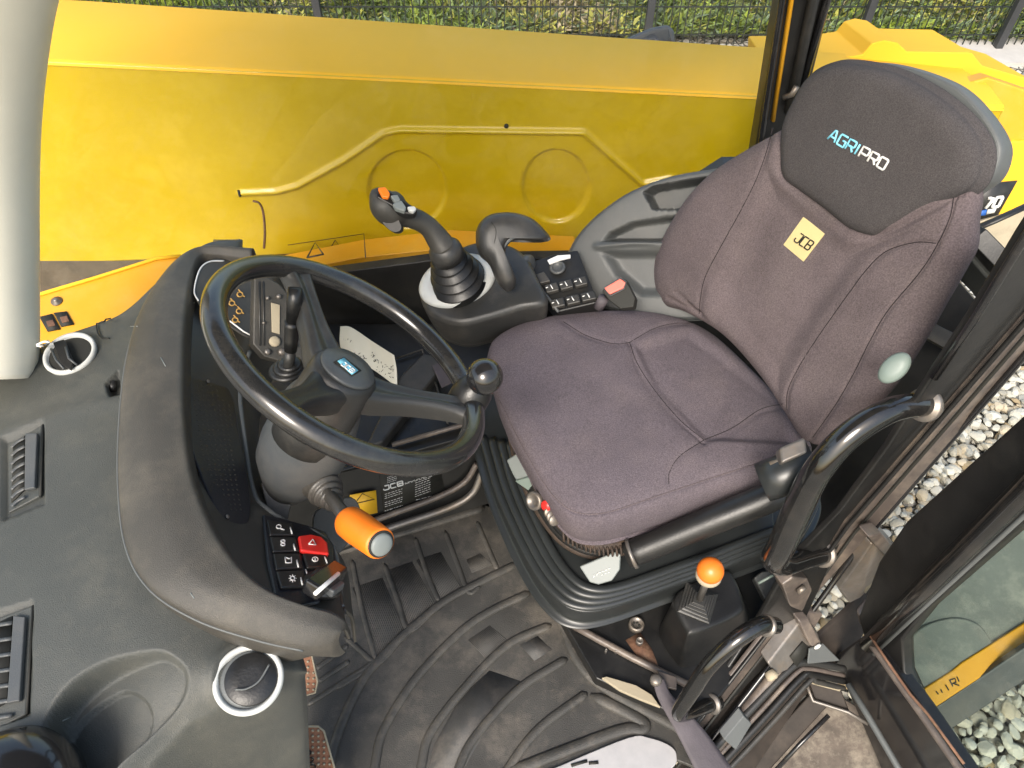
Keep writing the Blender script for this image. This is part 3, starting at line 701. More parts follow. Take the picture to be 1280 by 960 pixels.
HO = [(318, 312, .77, 316, 326, .765), (262, 309, .785, 270, 320, .78), (226, 322, .793, 249, 322, .79), (196, 352, .80, 238, 350, .80), (171, 395, .80, 231, 395, .805), (156, 450, .80, 228, 450, .81),
      (148, 520, .80, 229, 520, .81), (146, 600, .80, 238, 590, .81), (155, 680, .80, 262, 655, .81), (185, 735, .80, 295, 705, .805), (245, 774, .79, 335, 738, .795), (320, 799, .77, 385, 758, .775),
      (378, 812, .752, 414, 766, .757), (410, 812, .738, 431, 776, .742), (424, 803, .732, 433, 788, .735)]
rows = []
for a in HO:
    o_, i_ = H(*a[:3]), H(*a[3:]); m_ = (o_+i_)/2; w = (i_-o_)
    rows.append([o_+V((w.x*.15, w.y*.15, -.09 if a[0] < 400 and a[1] < 811.5 else -.04)), o_+V((0, 0, -.035 if a[0] < 400 and a[1] < 811.5 else -.02)), o_+V((-w.x*.0, 0, -.006)), o_+w*.12+V((0, 0, .006)), m_+V((0, 0, .012)), o_+w*.86+V((0, 0, .006)), i_, i_+w*.03+V((0, 0, -.018)), i_+w*.03+V((0, 0, -.03))])
hood = loft('binnacle_hood', rows, 'hood', da, nu=90, nv=200, solid=.004)
SH = Surf(hood)
# parting line between hood top and skirt
pl_ = [H(a[0], a[1], a[2])+V((0, 0, -.004)) for a in HO[4:13]]
tube('parting_line', pl_, .0016, 'shell', da, smooth=80, n=6)
for a, b in (((201, 447), (207, 458)), ((163, 408), (172, 408)), ((238, 741), (243, 748))): tube('scratch', [SH(*a, .0003), SH(*b, .0003)], .0007, 'lgrey', da, n=5)

EE = [(350, 326, .72), (348, 332, .72), (342, 345, .71), (334, 370, .705), (326, 400, .70), (312, 440, .70), (300, 482, .70), (305, 545, .70), (317, 615, .69), (334, 637, .69), (362, 655, .685), (395, 667, .68), (418, 690, .68), (424, 735, .69), (428, 760, .70)]
rows = []
for a, e in zip(HO, EE):
    i_ = H(a[3], a[4], a[5]-.022); e_ = H(*e); m1 = i_*.5+e_*.5
    rows.append([i_, i_*.66+e_*.34+V((0, 0, -.004)), i_*.33+e_*.67+V((0, 0, -.003)), e_, e_+V((.006, .006, -.05)), e_+V((.0, .0, -.12))])
face = loft('instrument_face', rows, 'face', da, nu=60, nv=160, solid=.004)
SF = Surf(face)
tube('face_rim', [H(*e)+V((0, 0, .001)) for e in EE[5:]], .0042, 'shell', da, smooth=80, n=8)
slab('speaker_grille', [(233, 470), (247, 461), (275, 468), (292, 500), (300, 545), (312, 610), (312, 648), (300, 662), (285, 655), (262, 618), (240, 560), (232, 510)], SF.plane((240, 500), (295, 540), (290, 640)), .004, 'navy', da, off=.004, curve=60, bevel=.002)
PG = SF.plane((240, 500), (295, 540), (290, 640))
for u, v in ((260, 477), (284, 646)): lathe('screw', PG(u, v, .005), PG.n, [(.003, 0), (.003, .0015), (.0015, .002)], 'steel', da, n=12)
ps = []
for i in range(26):
    v0 = 482+i*6.2
    for j in range(11):
        u = 240+j*6+(v0-482)*.16
        if sdpoly([(u, v0)], [(238, 478), (262, 470), (290, 505), (306, 640), (290, 645), (262, 600), (242, 550)])[0] > 3: ps.append(lathe_g(PG(u, v0, .0042), PG.n, [(.0016, 0), (.0012, .0007), (.0004, .0008)], n=6))
mk('grille_dimples', *join(ps), 'face', da, kind='stuff')

# gauge cluster: white outline and gold telltales on the face
PC = SF.plane((246, 345), (300, 350), (300, 400)); PC = Plane(PC.o+PC.n*.02, PC.n)
gc = slab('gauge_cluster', [(247, 340), (258, 328), (278, 323), (312, 338), (322, 358), (321, 412), (312, 422), (288, 408), (262, 392), (245, 372)], PC, .004, 'face', da, off=.004, curve=70, bevel=.0015)
fC = lambda u, v, off=0: PC(u, v, .0045+off)
mk('outline', *tube_g([fC(*a, .0005) for a in catmull([(280, 326), (262, 327), (251, 335), (245, 351), (243, 366), (248, 376)], 30)], .0014, n=6), 'marks', gc)
mk('outline', *tube_g([fC(*a, .0005) for a in [(313, 347), (318, 358), (318.5, 372), (316, 376), (319, 384), (316, 390), (318.5, 396), (318, 414), (313, 419), (304, 414), (287, 401)]], .0014, n=6), 'marks', gc)
ic = []
for cx, cy in ((300, 368), (299, 389), (290, 379), (294, 400)):
    ic.append(tube_g([fC(*a, .0005) for a in ellipse(cx, cy, 3.6, 3.0, 0, 10)], .0013, n=5, closed=True))
    ic.append(tube_g([fC(cx-2, cy-6, .0005), fC(cx+1, cy-3, .0005)], .0012, n=5)); ic.append(tube_g([fC(cx+3, cy+1, .0005), fC(cx+6, cy+3, .0005)], .0012, n=5))
mk('telltale', *join(ic), 'gold', gc)
for u, v in ((241, 380),): lathe('screw', SF(u, v, .002), V((0, 0, 1)), [(.004, 0), (.003, .003), (.001, .004)], 'chrome', da, n=12)

# switch panel
PS = SF.plane((345, 660), (400, 690), (350, 730))
sp = slab('switch_panel', [(328, 642), (352, 647), (385, 656), (408, 664), (418, 682), (420, 712), (400, 752), (372, 757), (343, 742), (334, 700)], PS, .006, 'navy', da, off=.006, bevel=.003, curve=0)
for i, (q, bar) in enumerate((([(333, 649), (367, 654), (369, 668), (337, 668)], (363, 659, 365, 667)), ([(337, 670), (370, 671), (375, 688), (341, 689)], (367, 680, 369, 688)), ([(341, 691), (376, 691), (379, 709), (345, 711)], (371, 700, 373, 709)), ([(345, 713), (380, 712), (383, 732), (351, 734)], (376, 722, 378, 731)), ([(378, 691), (408, 692), (414, 708), (384, 709)], (406, 696, 409, 704)))):
    s_ = slab('rocker_switch', q, PS, .006, 'black', sp, off=.011, bevel=.0025)
    f_ = lambda u, v, off=0: PS(u, v, .0115+off)
    c = np.mean(q, 0); g = []
    if i == 0: g = [tube_g([f_(*a) for a in ellipse(c[0]-3, c[1]-1.5, 3, 2.4, 0, 10)], .0008, n=5, closed=True), tube_g([f_(c[0]-1, c[1]+1), f_(c[0]+4, c[1]+2.5)], .001, n=5)]
    if i == 1: g = [tube_g([f_(*a) for a in ellipse(c[0]-2, c[1]-3+k*4, 2.6, 1.6, 0, 10)], .0009, n=5, closed=True) for k in range(2)]
    if i == 2: g = [tube_g([f_(*a) for a in [(c[0]-4, c[1]-4), (c[0]+1, c[1]-2), (c[0]+4, c[1]-4), (c[0]+4, c[1]+3), (c[0]-3, c[1]+3), (c[0]-4, c[1]-4)]], .0009, n=5)]
    if i == 3: g = [tube_g([f_(*a) for a in ellipse(c[0]+1, c[1], 2.6, 2.6, 0, 12)], .0009, n=5, closed=True)]+[tube_g([f_(c[0]+1+3.6*math.cos(a), c[1]+3.6*math.sin(a)), f_(c[0]+1+4.8*math.cos(a), c[1]+4.8*math.sin(a))], .0006, n=4) for a in np.arange(0, 6.28, .785)]
    if i == 4: g = [tube_g([f_(*a) for a in ellipse(c[0]-2, c[1]-1, 3.6, 2.6, 0, 12)], .0009, n=5, closed=True), tube_g([f_(c[0]-2, c[1]-4), f_(c[0]-2, c[1]+2)], .0009, n=4)]
    mk('icon', *join(g+[tube_g([f_(bar[0], bar[1]), f_(bar[2], bar[3])], .0011, n=5)]), 'marks', s_)
hz = slab('hazard_switch', [(373, 669), (388, 667), (402, 670), (410, 678), (412, 692), (394, 690), (376, 687)], PS, .008, 'red', sp, off=.014, bevel=.003)
mk('icon', *tube_g([PS(*a, .0148) for a in [(386, 680), (391, 674), (395, 681), (386, 680)]], .0008, n=5), 'marks', hz)
mk('icon', *tube_g([PS(382, 712, .008), PS(384, 718, .008)], .001, n=5), 'marks', sp)
ign = lathe('light_switch', PS(402, 735, .004), PS.n, [(.026, 0), (.026, .008), (.019, .012), (.017, .02), (.014, .024)], 'black', da, n=30)
A, B = PS(388, 738, .03), PS(424, 712, .03)
mk('switch_handle', *box_g((A+B)/2+(PS(410, 745)-PS(404, 735))*.0, ((B-A), PS.n, (B-A).cross(PS.n)), ((B-A).length/2, .011, .012)), 'gloss', ign, bevel=.004)
tube('switch_line', [PS(394, 742, .042), PS(423, 717, .042)], .0028, 'marks', ign, n=8)
mk('switch_handle', *box_g(PS(418, 735, .02), ((B-A), PS.n, (B-A).cross(PS.n)), (.014, .006, .007)), 'grey', ign, bevel=.003)

# round vents
def round_vent(c, ax, r, flap, open_=False):
    x, y, n = basis(ax)
    v_ = lathe('round_vent', c, ax, [(r*.98, -.006), (r*1.02, .003), (r*.98, .007), (r*.89, .0075), (r*.84, .004), (r*.78, -.004), (r*.2, -.005)], 'white', da, n=56)
    if not open_:
        lathe('vent_barrel', c-n*.0, ax, [(r*.80, -.002), (r*.80, .004), (r*.74, .006)], 'shell', v_, n=48)
        # flap: shallow dark disc with a ridge
        lathe('vent_flap', c+n*.002+V((.0035, 0, 0)), ax, [(r*.76, 0), (r*.76, .003), (r*.73, .0045), (r*.3, .005), (r*.02, .005)], 'black', v_, n=48)
    return v_
c1 = SB(312, 851); vn = (V((0, 0, 1))*.55+(CAM-c1).normalized()*.75).normalized()
v1 = round_vent(c1+vn*.010, vn, .0415, 1)
q1 = Plane(c1+vn*.0215, vn)
tube('flap_ridge', [q1(*a) for a in catmull([(294, 862), (308, 861), (324, 851), (337, 830)], 20)], .0013, 'shell', v1, n=6)
c2 = SB(91, 446); v2n = V((0, -.12, 1)).normalized()
v2 = round_vent(c2+v2n*.007, v2n, .0415, 1, True)
q2 = Plane(c2+v2n*.010, v2n)
lathe('vent_barrel', c2+v2n*.004, v2n, [(.034, -.001), (.034, .004), (.03, .0045)], 'ink', v2, n=40)
slab('vent_flap', [(66, 428), (80, 424), (92, 452), (88, 462), (76, 455)], q2, .005, 'black', v2, off=.012, bevel=.001)
tube('flap_ridge', [q2(64, 436, .010), q2(70, 450, .012), q2(80, 461, .010)], .002, 'grey', v2, n=6)
tube('flap_ridge', [q2(82, 434, .014), q2(86, 448, .014), q2(96, 456, .010)], .002, 'grey', v2, n=6)
cb = thing('loose_cable', 'thin pale cable lying beside the far round vent', 'cable', SB(60, 438))
mk('cable', *tube_g([SB(a, b, .006) for a, b in catmull([(46, 431), (56, 427), (64, 430), (58, 434), (46, 432)], 24)], .0017, n=6), 'marks', cb)
mk('cable', *tube_g([SB(*a, .004) for a in catmull([(140, 400), (124, 404), (123, 415), (128, 424), (138, 425)], 24)], .0013, n=6), 'ink', cb)

# slatted vents
def slat_vent(frame, opening, strip, n, dx):
    pl = SB.plane(*[(max(2, a[0]), a[1]) for a in (frame[0], frame[1], frame[2])])
    f = slab('slatted_vent', frame, pl, .012, 'dash', da, off=.006, bevel=.002)
    slab('vent_opening', opening, pl, .002, 'ink', f, off=.0085, bevel=0)
    slab('vent_rail', strip, pl, .006, 'grey', f, off=.013, bevel=.0015)
    P = np.array(opening, float); top_, bot = P[:, 1].min(), P[:, 1].max()
    for i in range(n):
        t = (i+.6)/n; y = top_+(bot-top_)*t; u0, u1 = P[:, 0].min(), P[:, 0].max()
        mk('slat', *tube_g([pl(a, b, .010) for a, b in catmull([(u0, y+9), (u0+(u1-u0)*.45, y+2), (u1, y-3)], 8)], .003, n=6, flat=.4), 'grey', f)
    tube('shadow_gap', [pl(frame[1][0]+1.5, frame[1][1], .004), pl(frame[2][0]+1.5, frame[2][1], .004)], .0018, 'ink', f, n=6)  # ink line drawn as the shade along the vent frame
slat_vent([(10, 556), (52, 531), (49, 620), (10, 641)], [(16, 560), (31, 544), (30, 612), (14, 628)], [(31, 541), (46, 541), (43, 609), (30, 612)], 8, 0)
slat_vent([(-50, 790), (40, 757), (32, 893), (-50, 935)], [(-40, 795), (15, 770), (8, 878), (-40, 905)], [(16, 769), (31, 771), (24, 876), (8, 879)], 7, 0)

dm = thing('black_cap', 'glossy black rounded cap at the bottom left corner of the dashboard', 'cap', H(20, 1000, .72))
lathe('dome', H(5, 1003, .735), V((0, -.1, 1)), [(.075, -.03), (.078, 0), (.07, .02), (.05, .034), (.02, .04), (.001, .0405)], 'gloss', dm, n=48)
tube('modelled_highlight', [H(48, 950, .765), H(66, 958, .758)], .0015, 'strip', dm, n=5)  # pale bar modelled as the glint on the dome

# radio / heater panel beyond the cluster and its trim
ra = thing('control_panel', 'dark side control panel with brassy knobs seen through the steering wheel', 'control panel', PD(345, 400, 1.2))
PR = Plane(PD(345, 400, 1.22), V((.5, -.5, .7)))
slab('panel', [(318, 335), (350, 355), (376, 385), (385, 462), (330, 446), (316, 430)], PR, .03, 'face', ra, bevel=.003)
for x in (324, 329): tube('panel_groove', [PR(x, 352, .001), PR(x+1, 432, .001)], .0015, 'dgrey', ra, n=5)
slab('display', [(339, 378), (350, 381), (350, 418), (340, 415)], PR, .003, 'beige', ra, off=.003, bevel=.001)
for u, v, r in ((334, 373, .003), (348, 371, .004), (343, 427, .009), (352, 440, .006), (334, 440, .005), (329, 404, .0025), (369, 393, .003), (369, 400, .003), (369, 415, .003), (369, 424, .003), (369, 432, .003)):
    lathe('knob', PR(u, v, .001), PR.n, [(r, 0), (r, .004), (r*.6, .006)], 'steel' if r < .008 else 'beige', ra, n=14)

# ================================================================== STEERING
WC = PD(444, 447, .99); WN = V((.564, .271, .78)).normalized(); WP = Plane(WC, WN)
wh = thing('steering_wheel', 'worn glossy black three spoke steering wheel with spinner knob', 'steering wheel', WC)
ex, ey, _ = basis(WN); RW, rw = .1875, .0158
ang = lambda u, v: math.atan2((WP(u, v)-WC).dot(ey), (WP(u, v)-WC).dot(ex))
wpt = lambda a, r, h=0: WC+(ex*math.cos(a)+ey*math.sin(a))*r+WN*h
mk('rim', *tube_g([wpt(2*math.pi*i/120, RW) for i in range(120)], rw, n=24, closed=True), 'wheel', wh)
HC = WC-WN*.026
aA, aB = ang(372, 338), ang(592, 512)
aC = math.atan2(-(math.sin(aA)+math.sin(aB)), -(math.cos(aA)+math.cos(aB)))
for a in (aA, aB, aC):
    rws = []
    for r, w, h, th in ((.02, .034, -.032, .03), (.05, .027, -.033, .03), (.09, .019, -.024, .026), (.13, .017, -.012, .024), (.165, .020, -.003, .02), (.184, .028, 0, .014)):
        tdir = -ex*math.sin(a)+ey*math.cos(a); c = wpt(a, r, h)
        rws.append([c-tdir*w*.9-WN*th, c-tdir*w-WN*th*.4, c-tdir*w*.95+WN*.0, c-tdir*w*.6+WN*.006, c+WN*.003, c+tdir*w*.6+WN*.006, c+tdir*w*.95, c+tdir*w-WN*th*.4, c+tdir*w*.9-WN*th, c-WN*th*1.1, c-tdir*w*.9-WN*th])
    loft('spoke', rws, 'dgrey', wh, nu=60, nv=24, solid=0)
lathe('hub', HC, WN, [(.052, -.10), (.051, -.08), (.049, -.05), (.0485, -.02), (.047, -.004), (.043, .003), (.038, .004)], 'dgrey', wh, n=48)
cap = lathe('hub_cap', HC+WN*.004, WN, [(.0395, 0), (.0395, .003), (.0375, .0055), (.02, .0075), (.001, .008)], 'grey', wh, n=48)
CP = Plane(HC+WN*.0125, WN)
slab('logo_plate', [(417, 452), (430, 446), (452, 463), (440, 470)], CP, .001, 'ink', cap, bevel=0)
slab('logo_field', [(422, 451), (430, 447), (448, 463), (440, 468)], CP, .001, 'lblue', cap, off=.0008, bevel=0)
strokes('logo_lettering', 'JCB', [(426, 456), (440, 466), (444, 463), (430, 452)], lambda u, v, off=0: CP(u, v, .001+off), .0009, 'marks', cap)
aK = ang(598, 500)
sk = lathe('spinner_knob', wpt(aK, RW, .01), WN, [(.028, -.028), (.03, -.012), (.028, .006), (.021, .018), (.013, .028), (.011, .036)], 'black', wh, n=36)
kc = PD(606, 471, .905)
lathe('knob_ball', kc, WN, [(.0227*math.sin(t)+.0001, -.0227*math.cos(t)) for t in np.linspace(0, math.pi, 22)], 'gloss', sk, n=36)

sc_ = thing('steering_column', 'dark grey steering column shroud below the wheel hub', 'steering column', WC-WN*.3)
lathe('shroud', PD(398, 520, 1.06), PD(362, 600, 1.17)-PD(398, 520, 1.06), [(.03, -.06), (.045, -.05), (.056, -.02), (.062, .02), (.066, .07), (.064, .11), (.05, .15), (.03, .2)], 'grey', sc_, n=48, label='bluish grey rounded column shroud')
lathe('collar', WC, -WN, [(.04, .09), (.05, .105), (.05, .13), (.045, .16)], 'dgrey', sc_, n=40)
slab('side_bracket', [(335, 590), (352, 612), (366, 622), (360, 650), (335, 640), (326, 605)], Plane(PD(345, 615, 1.15), V((.3, -.5, .7))), .01, 'dgrey', sc_)
slab('lower_cover', [(395, 640), (440, 622), (450, 655), (415, 700), (395, 680)], Plane(PD(420, 650, 1.28), V((.3, -.5, .7))), .02, 'face', sc_, curve=30)
sk2 = thing('column_stalk', 'slim dark grey indicator stalk standing beside the wheel hub', 'stalk', PD(362, 455, 1.1))
tube('stalk', [PD(369, 360, 1.03), PD(368, 376, 1.035), PD(366, 402, 1.05)], [.0095, .0105, .0095], 'black', sk2, n=16)
tube('stalk_sleeve', [PD(366, 403, 1.05), PD(365, 409, 1.055), PD(364, 425, 1.06), PD(363, 438, 1.07)], [.0115, .0105, .010, .009], 'black', sk2, n=16)
tube('stalk_neck', [PD(363, 437, 1.07), PD(361, 458, 1.08)], .008, 'dgrey', sk2, n=12)
for i in range(3): lathe('stalk_boot', PD(362-i*2, 455+i*4, 1.085+i*.004), V((.05, .1, 1)), [(.014+i*.004, -.004), (.018+i*.004, 0), (.014+i*.004, .004)], 'black', sk2, n=24)

lv = thing('orange_lever', 'column lever with bright orange cylindrical grip and grey end button', 'lever', PD(405, 612, 1.1))
L0, L1, L2, L3 = PD(398, 600, 1.09), PD(424, 636, 1.05), PD(436, 652, 1.03), PD(476, 680, .965)
ax0 = (L1-L0).normalized()
bp_ = []
for i in range(4): r = .027-i*.0042; h = .004+i*.0095; bp_ += [(r*.86, h-.004), (r, h-.001), (r, h+.002), (r*.86, h+.004)]
lathe('boot', PD(405, 611, 1.09), ax0, [(.03, -.03), (.028, -.01)]+bp_, 'dgrey', lv, n=32)
tube('shaft', [L0, L1, L2+(L3-L2)*.1], [.009, .010, .011], 'dgrey', lv, n=14)
ax = (L3-L2).normalized(); LL = (L3-L2).length
lathe('grip', L2, ax, [(.014, -.006), (.020, -.003), (.0228, .004), (.0235, LL*.3), (.0222, LL*.75), (.0215, LL-.004), (.0198, LL)], 'orange', lv, n=40)
lathe('end_button', L3, ax, [(.019, -.003), (.0185, .0015), (.0175, .002)], 'ink', lv, n=32)
lathe('end_button', L3, ax, [(.0155, -.003), (.0155, .004), (.013, .006), (.004, .0065)], 'lgrey', lv, n=32)

# ================================================================== JOYSTICK CONSOLE
jc = thing('joystick_console', 'grey armrest console with white ring and switch pad beside the seat', 'console', H(600, 390, .35))
JT = Plane(H(600, 350, .55), V((-.1, -.12, 1)))
up_c = V((-.02, .04, 0))
jb = pillow('console_body', [(523, 362), (527, 346), (545, 325), (575, 308), (605, 300), (640, 306), (660, 322), (672, 345), (684, 376), (650, 385), (610, 397), (575, 404), (545, 396), (530, 382)], JT,
       [(0, .004), (.5, .004), (.85, .003), (.94, 0), (.985, -.006), (1, -.014), (.985, -.04), (.95, -.07), (.90, -.095), (.8, -.105), (0, -.11)], 'dgrey', jc, n=120, rings=50)
lathe('ring', JT(572, 352, .003), JT.n, [(.083, -.002), (.088, .003), (.084, .010), (.07, .017), (.055, .019), (.05, .012)], 'white', jc, n=56, rot=JT(640, 320)-JT(572, 352), sx=1.0, squash=.82)
SR = Plane(JT(572, 352, .019), JT.n)
text('ring_mark', '0', [(554, 376), (559, 374), (559, 368), (554, 370)], lambda u, v, o=0: Plane(JT(572, 352, .014), JT.n)(u, v, o), 'grey', jc)
text('ring_mark', 'N', [(601, 350), (607, 346), (606, 339), (600, 342)], lambda u, v, o=0: Plane(JT(572, 352, .014), JT.n)(u, v, o), 'grey', jc)
# palm rest
prt = [(642, 362, 1.60, 16), (632, 342, 1.585, 19), (621, 322, 1.57, 25), (616, 302, 1.56, 30), (622, 290, 1.55, 31), (640, 286, 1.55, 28), (661, 289, 1.56, 22), (679, 295, 1.57, 13), (690, 300, 1.575, 4)]
prt = [(a, b, c*.97, d*.8) for a, b, c, d in prt]
PRP = Plane(PD(620, 295, 1.52), V((.05, -.75, .75)))
pillow('palm_rest', [(595, 302), (596, 284), (606, 270), (622, 264), (645, 264), (666, 271), (681, 284), (690, 297), (680, 300), (665, 295), (648, 296), (636, 304), (633, 320), (646, 352), (636, 364), (622, 352), (612, 330), (600, 318)], PRP,
       [(0, .016), (.5, .014), (.8, .006), (.93, -.006), (1, -.026), (.96, -.046), (.8, -.06), (0, -.062)], 'dgrey', jc, n=160, rings=40, center=(622, 298))
tube('palm_rest_edge', [PRP(625, 328, .002), PRP(628, 310, .002), PRP(640, 297, .002), PRP(662, 291, .0), PRP(687, 299, -.012)], [.003, .005, .005, .005, .003], 'shell', jc, smooth=30)
tube('palm_rest_seam', [PRP(614, 277, .013), PRP(620, 288, .015), PRP(618, 303, .015), PRP(615, 312, .01)], .001, 'ink', jc, smooth=20, n=5)
# switch pad
PP = Plane(H(700, 350, .53), V((-.15, -.25, 1)))
pad = slab('switch_pad', [(655, 330), (690, 318), (722, 312), (735, 345), (748, 378), (697, 390), (672, 362)], PP, .05, 'black', jc, bevel=.004)
for j, (y0, xs) in enumerate(((357, (679, 697, 715, 733)), (376, (686, 705, 724, 744)))):
    for i in range(3 if j == 0 else 3):
        a, b = xs[i], xs[i+1]; dy = -(a-xs[0])*.22
        q = slab('pad_button', [(a+1, y0-1+dy), (b-1, y0-5+dy), (b+2, y0+5+dy), (a+4, y0+9+dy)], PP, .012, 'dgrey', pad, off=.014, bevel=.003)
        tube('button_mark', [PP((a+b)/2, y0+dy-1, .015), PP((a+b)/2+3, y0+dy+4, .015)], .0013, 'marks', q, n=5)
        tube('button_mark', [PP((a+b)/2-6, y0+dy+3, .015), PP((a+b)/2-3, y0+dy+2, .015)], .0013, 'marks', q, n=5)
slab('pad_button', [(669, 343), (680, 339), (688, 351), (675, 354)], PP, .01, 'dgrey', pad, off=.01, bevel=.002)
slab('pad_label', [(684, 325), (697, 319), (713, 318), (713, 322), (700, 325), (687, 330)], PP, .004, 'marks', pad, off=.014, bevel=.001)
lathe('pad_knob', PP(697, 335, .004), PP.n, [(.018, 0), (.018, .004), (.012, .006), (.0119, .002), (.002, .001)], 'grey', pad, n=28)
lathe('thumb_wheel', PP(659, 335, .01), V((.9, -.4, .3)), [(.026, -.01), (.03, -.006), (.03, .006), (.026, .01), (.012, .011)], 'grey', pad, n=32)
tube('pad_edge', [PP(668, 352, .01), PP(685, 372, .01), PP(698, 390, .01)], .0035, 'grey', pad, n=8)
# joystick
js = thing('joystick', 'ribbed boot joystick with orange and grey buttons on its grip', 'joystick', JT(570, 355, .02))
j0, j1 = JT(573, 352, .016), PD(550, 302, 1.50)
ja = (j1-j0).normalized(); jl = (j1-j0).length; pr = []
for i in range(6):
    r = .066-i*.0075; h = jl*(.02+i*.155); pr += [(r*.76, h), (r*.97, h+jl*.035), (r, h+jl*.05), (r*.97, h+jl*.065), (r*.76, h+jl*.12)]
lathe('boot', j0, ja, [(.066, -.006)]+pr+[(.026, jl)], 'black', js, n=44, squash=.92)
gp = [(556, 312, 1.50, 17), (547, 298, 1.49, 15), (536, 284, 1.475, 13), (522, 275, 1.46, 13), (506, 269, 1.445, 15), (492, 263, 1.43, 18), (480, 254, 1.415, 17), (472, 243, 1.405, 10), (469, 236, 1.40, 4)]
mk('grip', *tube_g([PD(a, b, c) for a, b, c, d in gp], [px(d, c)*(1.22 if a < 500 else 1.0) for a, b, c, d in gp], n=22, smooth=60, flat=.95), 'face', js)
lathe('grip_collar', PD(556, 312, 1.50), ja, [(.036, -.02), (.034, 0), (.026, .012), (.02, .016)], 'dgrey', js, n=32)
JB = Plane(PD(495, 255, 1.385), V((.2, -.35, .9)))
slab('trim_plate', [(471, 236), (484, 236), (523, 262), (518, 268), (505, 267), (488, 256), (470, 246)], JB, .02, 'black', js, off=-.004, bevel=.004)
slab('button', [(472, 234), (482, 233), (488, 241), (486, 247), (478, 246)], JB, .012, 'orange', js, off=.003, bevel=.003, label='orange thumb button')
slab('button', [(488, 244), (497, 243), (501, 250), (494, 253)], JB, .012, 'lgrey', js, off=.003, bevel=.002)
slab('button', [(491, 254), (502, 250), (508, 259), (506, 264), (494, 260)], JB, .012, 'lgrey', js, off=.004, bevel=.002)
slab('button', [(509, 258), (518, 257), (521, 261), (517, 265), (511, 263)], JB, .012, 'white', js, off=.002, bevel=.002)
slab('trigger', [(467, 245), (473, 255), (478, 278), (492, 290), (502, 284), (490, 262), (474, 248)], Plane(PD(482, 268, 1.41), V((.0, -.6, .6))), .03, 'face', js, bevel=.006, curve=24)

# ================================================================== SIDE CONSOLE
sd = thing('side_console', 'mid grey moulded side console with two recessed pockets behind the seat', 'console', H(800, 350, .3))
SP = plane3(H(725, 335, .50), PY(880, 214, 1.38), H(850, 375, .50))
rec = [(([(803, 240), (815, 232), (870, 222), (960, 215), (960, 262), (815, 262)]), -.09, 3), ([(753, 303), (762, 290), (790, 277), (835, 270), (930, 268), (930, 304)], -.04, 6), ([(748, 312), (930, 310), (930, 372), (800, 372), (768, 345)], -.02, 12)]
def sdd(P):
    d = np.zeros(len(P))
    for q, dep, w in rec: d += dep*sstep(sdpoly(P, q)/w)
    w = dline(P, [(748, 308), (790, 304), (840, 305)]); d += .006*np.exp(-(w/4)**2)
    return d
pillow('moulding', [(702, 338), (712, 308), (728, 285), (750, 264), (785, 240), (830, 222), (880, 212), (950, 205), (1000, 240), (1000, 330), (960, 385), (900, 400), (820, 400), (750, 385), (722, 375)], SP,
       [(0, 0), (.5, 0), (.9, 0), (.96, -.003), (.99, -.010), (1, -.02), (1, -.1), (.96, -.14)], 'sidec', sd, n=400, rings=110, disp=sdd, center=(830, 300))
tube('clip', [SP(715, 335, .004), SP(722, 322, .01)], .006, 'ink', sd)
lathe('clip_bolt', SP(713, 342, .004), SP.n, [(.006, 0), (.006, .003), (.003, .005)], 'steel', sd, n=12)
bk = thing('seatbelt_buckle', 'black seatbelt buckle with red release button at the seat corner', 'seatbelt buckle', H(775, 370, .5))
BP = Plane(H(770, 360, .575), V((-.35, -.55, .8)))
slab('buckle_case', [(752, 364), (758, 356), (777, 347), (783, 350), (794, 372), (792, 384), (775, 386), (762, 376)], BP, .03, 'ink', bk, bevel=.003)
slab('release_button', [(755, 360), (775, 348), (782, 353), (779, 360), (762, 368)], BP, .006, 'pink', bk, off=.004, bevel=.002)
tube('buckle_rim', [BP(*a, .003) for a in [(755, 360), (775, 347), (783, 352), (780, 361), (763, 370)]], .0015, 'grey', bk, n=6, closed=True)
tube('buckle_stalk', [BP(755, 372, -.02), BP(748, 384, -.04)], .012, 'mauve', bk)

# ================================================================== SEAT
se = thing('operator_seat', 'worn mauve brown fabric driver seat with dark headrest pad', 'seat', H(850, 620, .25))
CU = Plane(H(800, 500, .495), V((.03, .0, 1)))
seams_c = [[(704, 402), (730, 418), (755, 427), (772, 430), (787, 428)], [(787, 428), (815, 412), (838, 405), (862, 404)], [(787, 428), (797, 455), (820, 490), (850, 525), (880, 550)],
           [(880, 550), (915, 535), (950, 512), (978, 505)], [(836, 605), (837, 590), (850, 570), (880, 550)]]
edge = [(624, 500), (652, 556), (680, 604), (700, 628), (724, 641), (760, 640), (830, 617), (900, 594), (950, 578)]
def cdd(P):
    d = np.zeros(len(P))
    for s_ in seams_c: d -= .0032*np.exp(-(dline(P, catmull(s_, 30))/2.6)**2)
    d -= .010*np.exp(-(dline(P, [(797, 455), (820, 490), (850, 525), (880, 550)])/12)**2)*.5
    # sunken centre panel, raised bolsters
    d -= .012*sstep(sdpoly(P, [(787, 428), (862, 404), (990, 500), (1000, 560), (880, 552), (820, 492)])/13)
    d -= .0025*np.exp(-(dline(P, catmull(edge, 50))/2.6)**2)
    d += .0012*np.sin(P[:, 0]*.05+P[:, 1]*.03)
    return d
cuo = [(607, 448), (606, 430), (615, 413), (645, 397), (700, 384), (760, 379), (830, 384), (880, 400), (930, 440), (985, 495), (1020, 545), (1015, 580), (985, 592), (950, 600), (880, 616), (800, 641), (757, 653), (722, 652), (699, 637), (677, 609), (649, 560), (621, 503)]
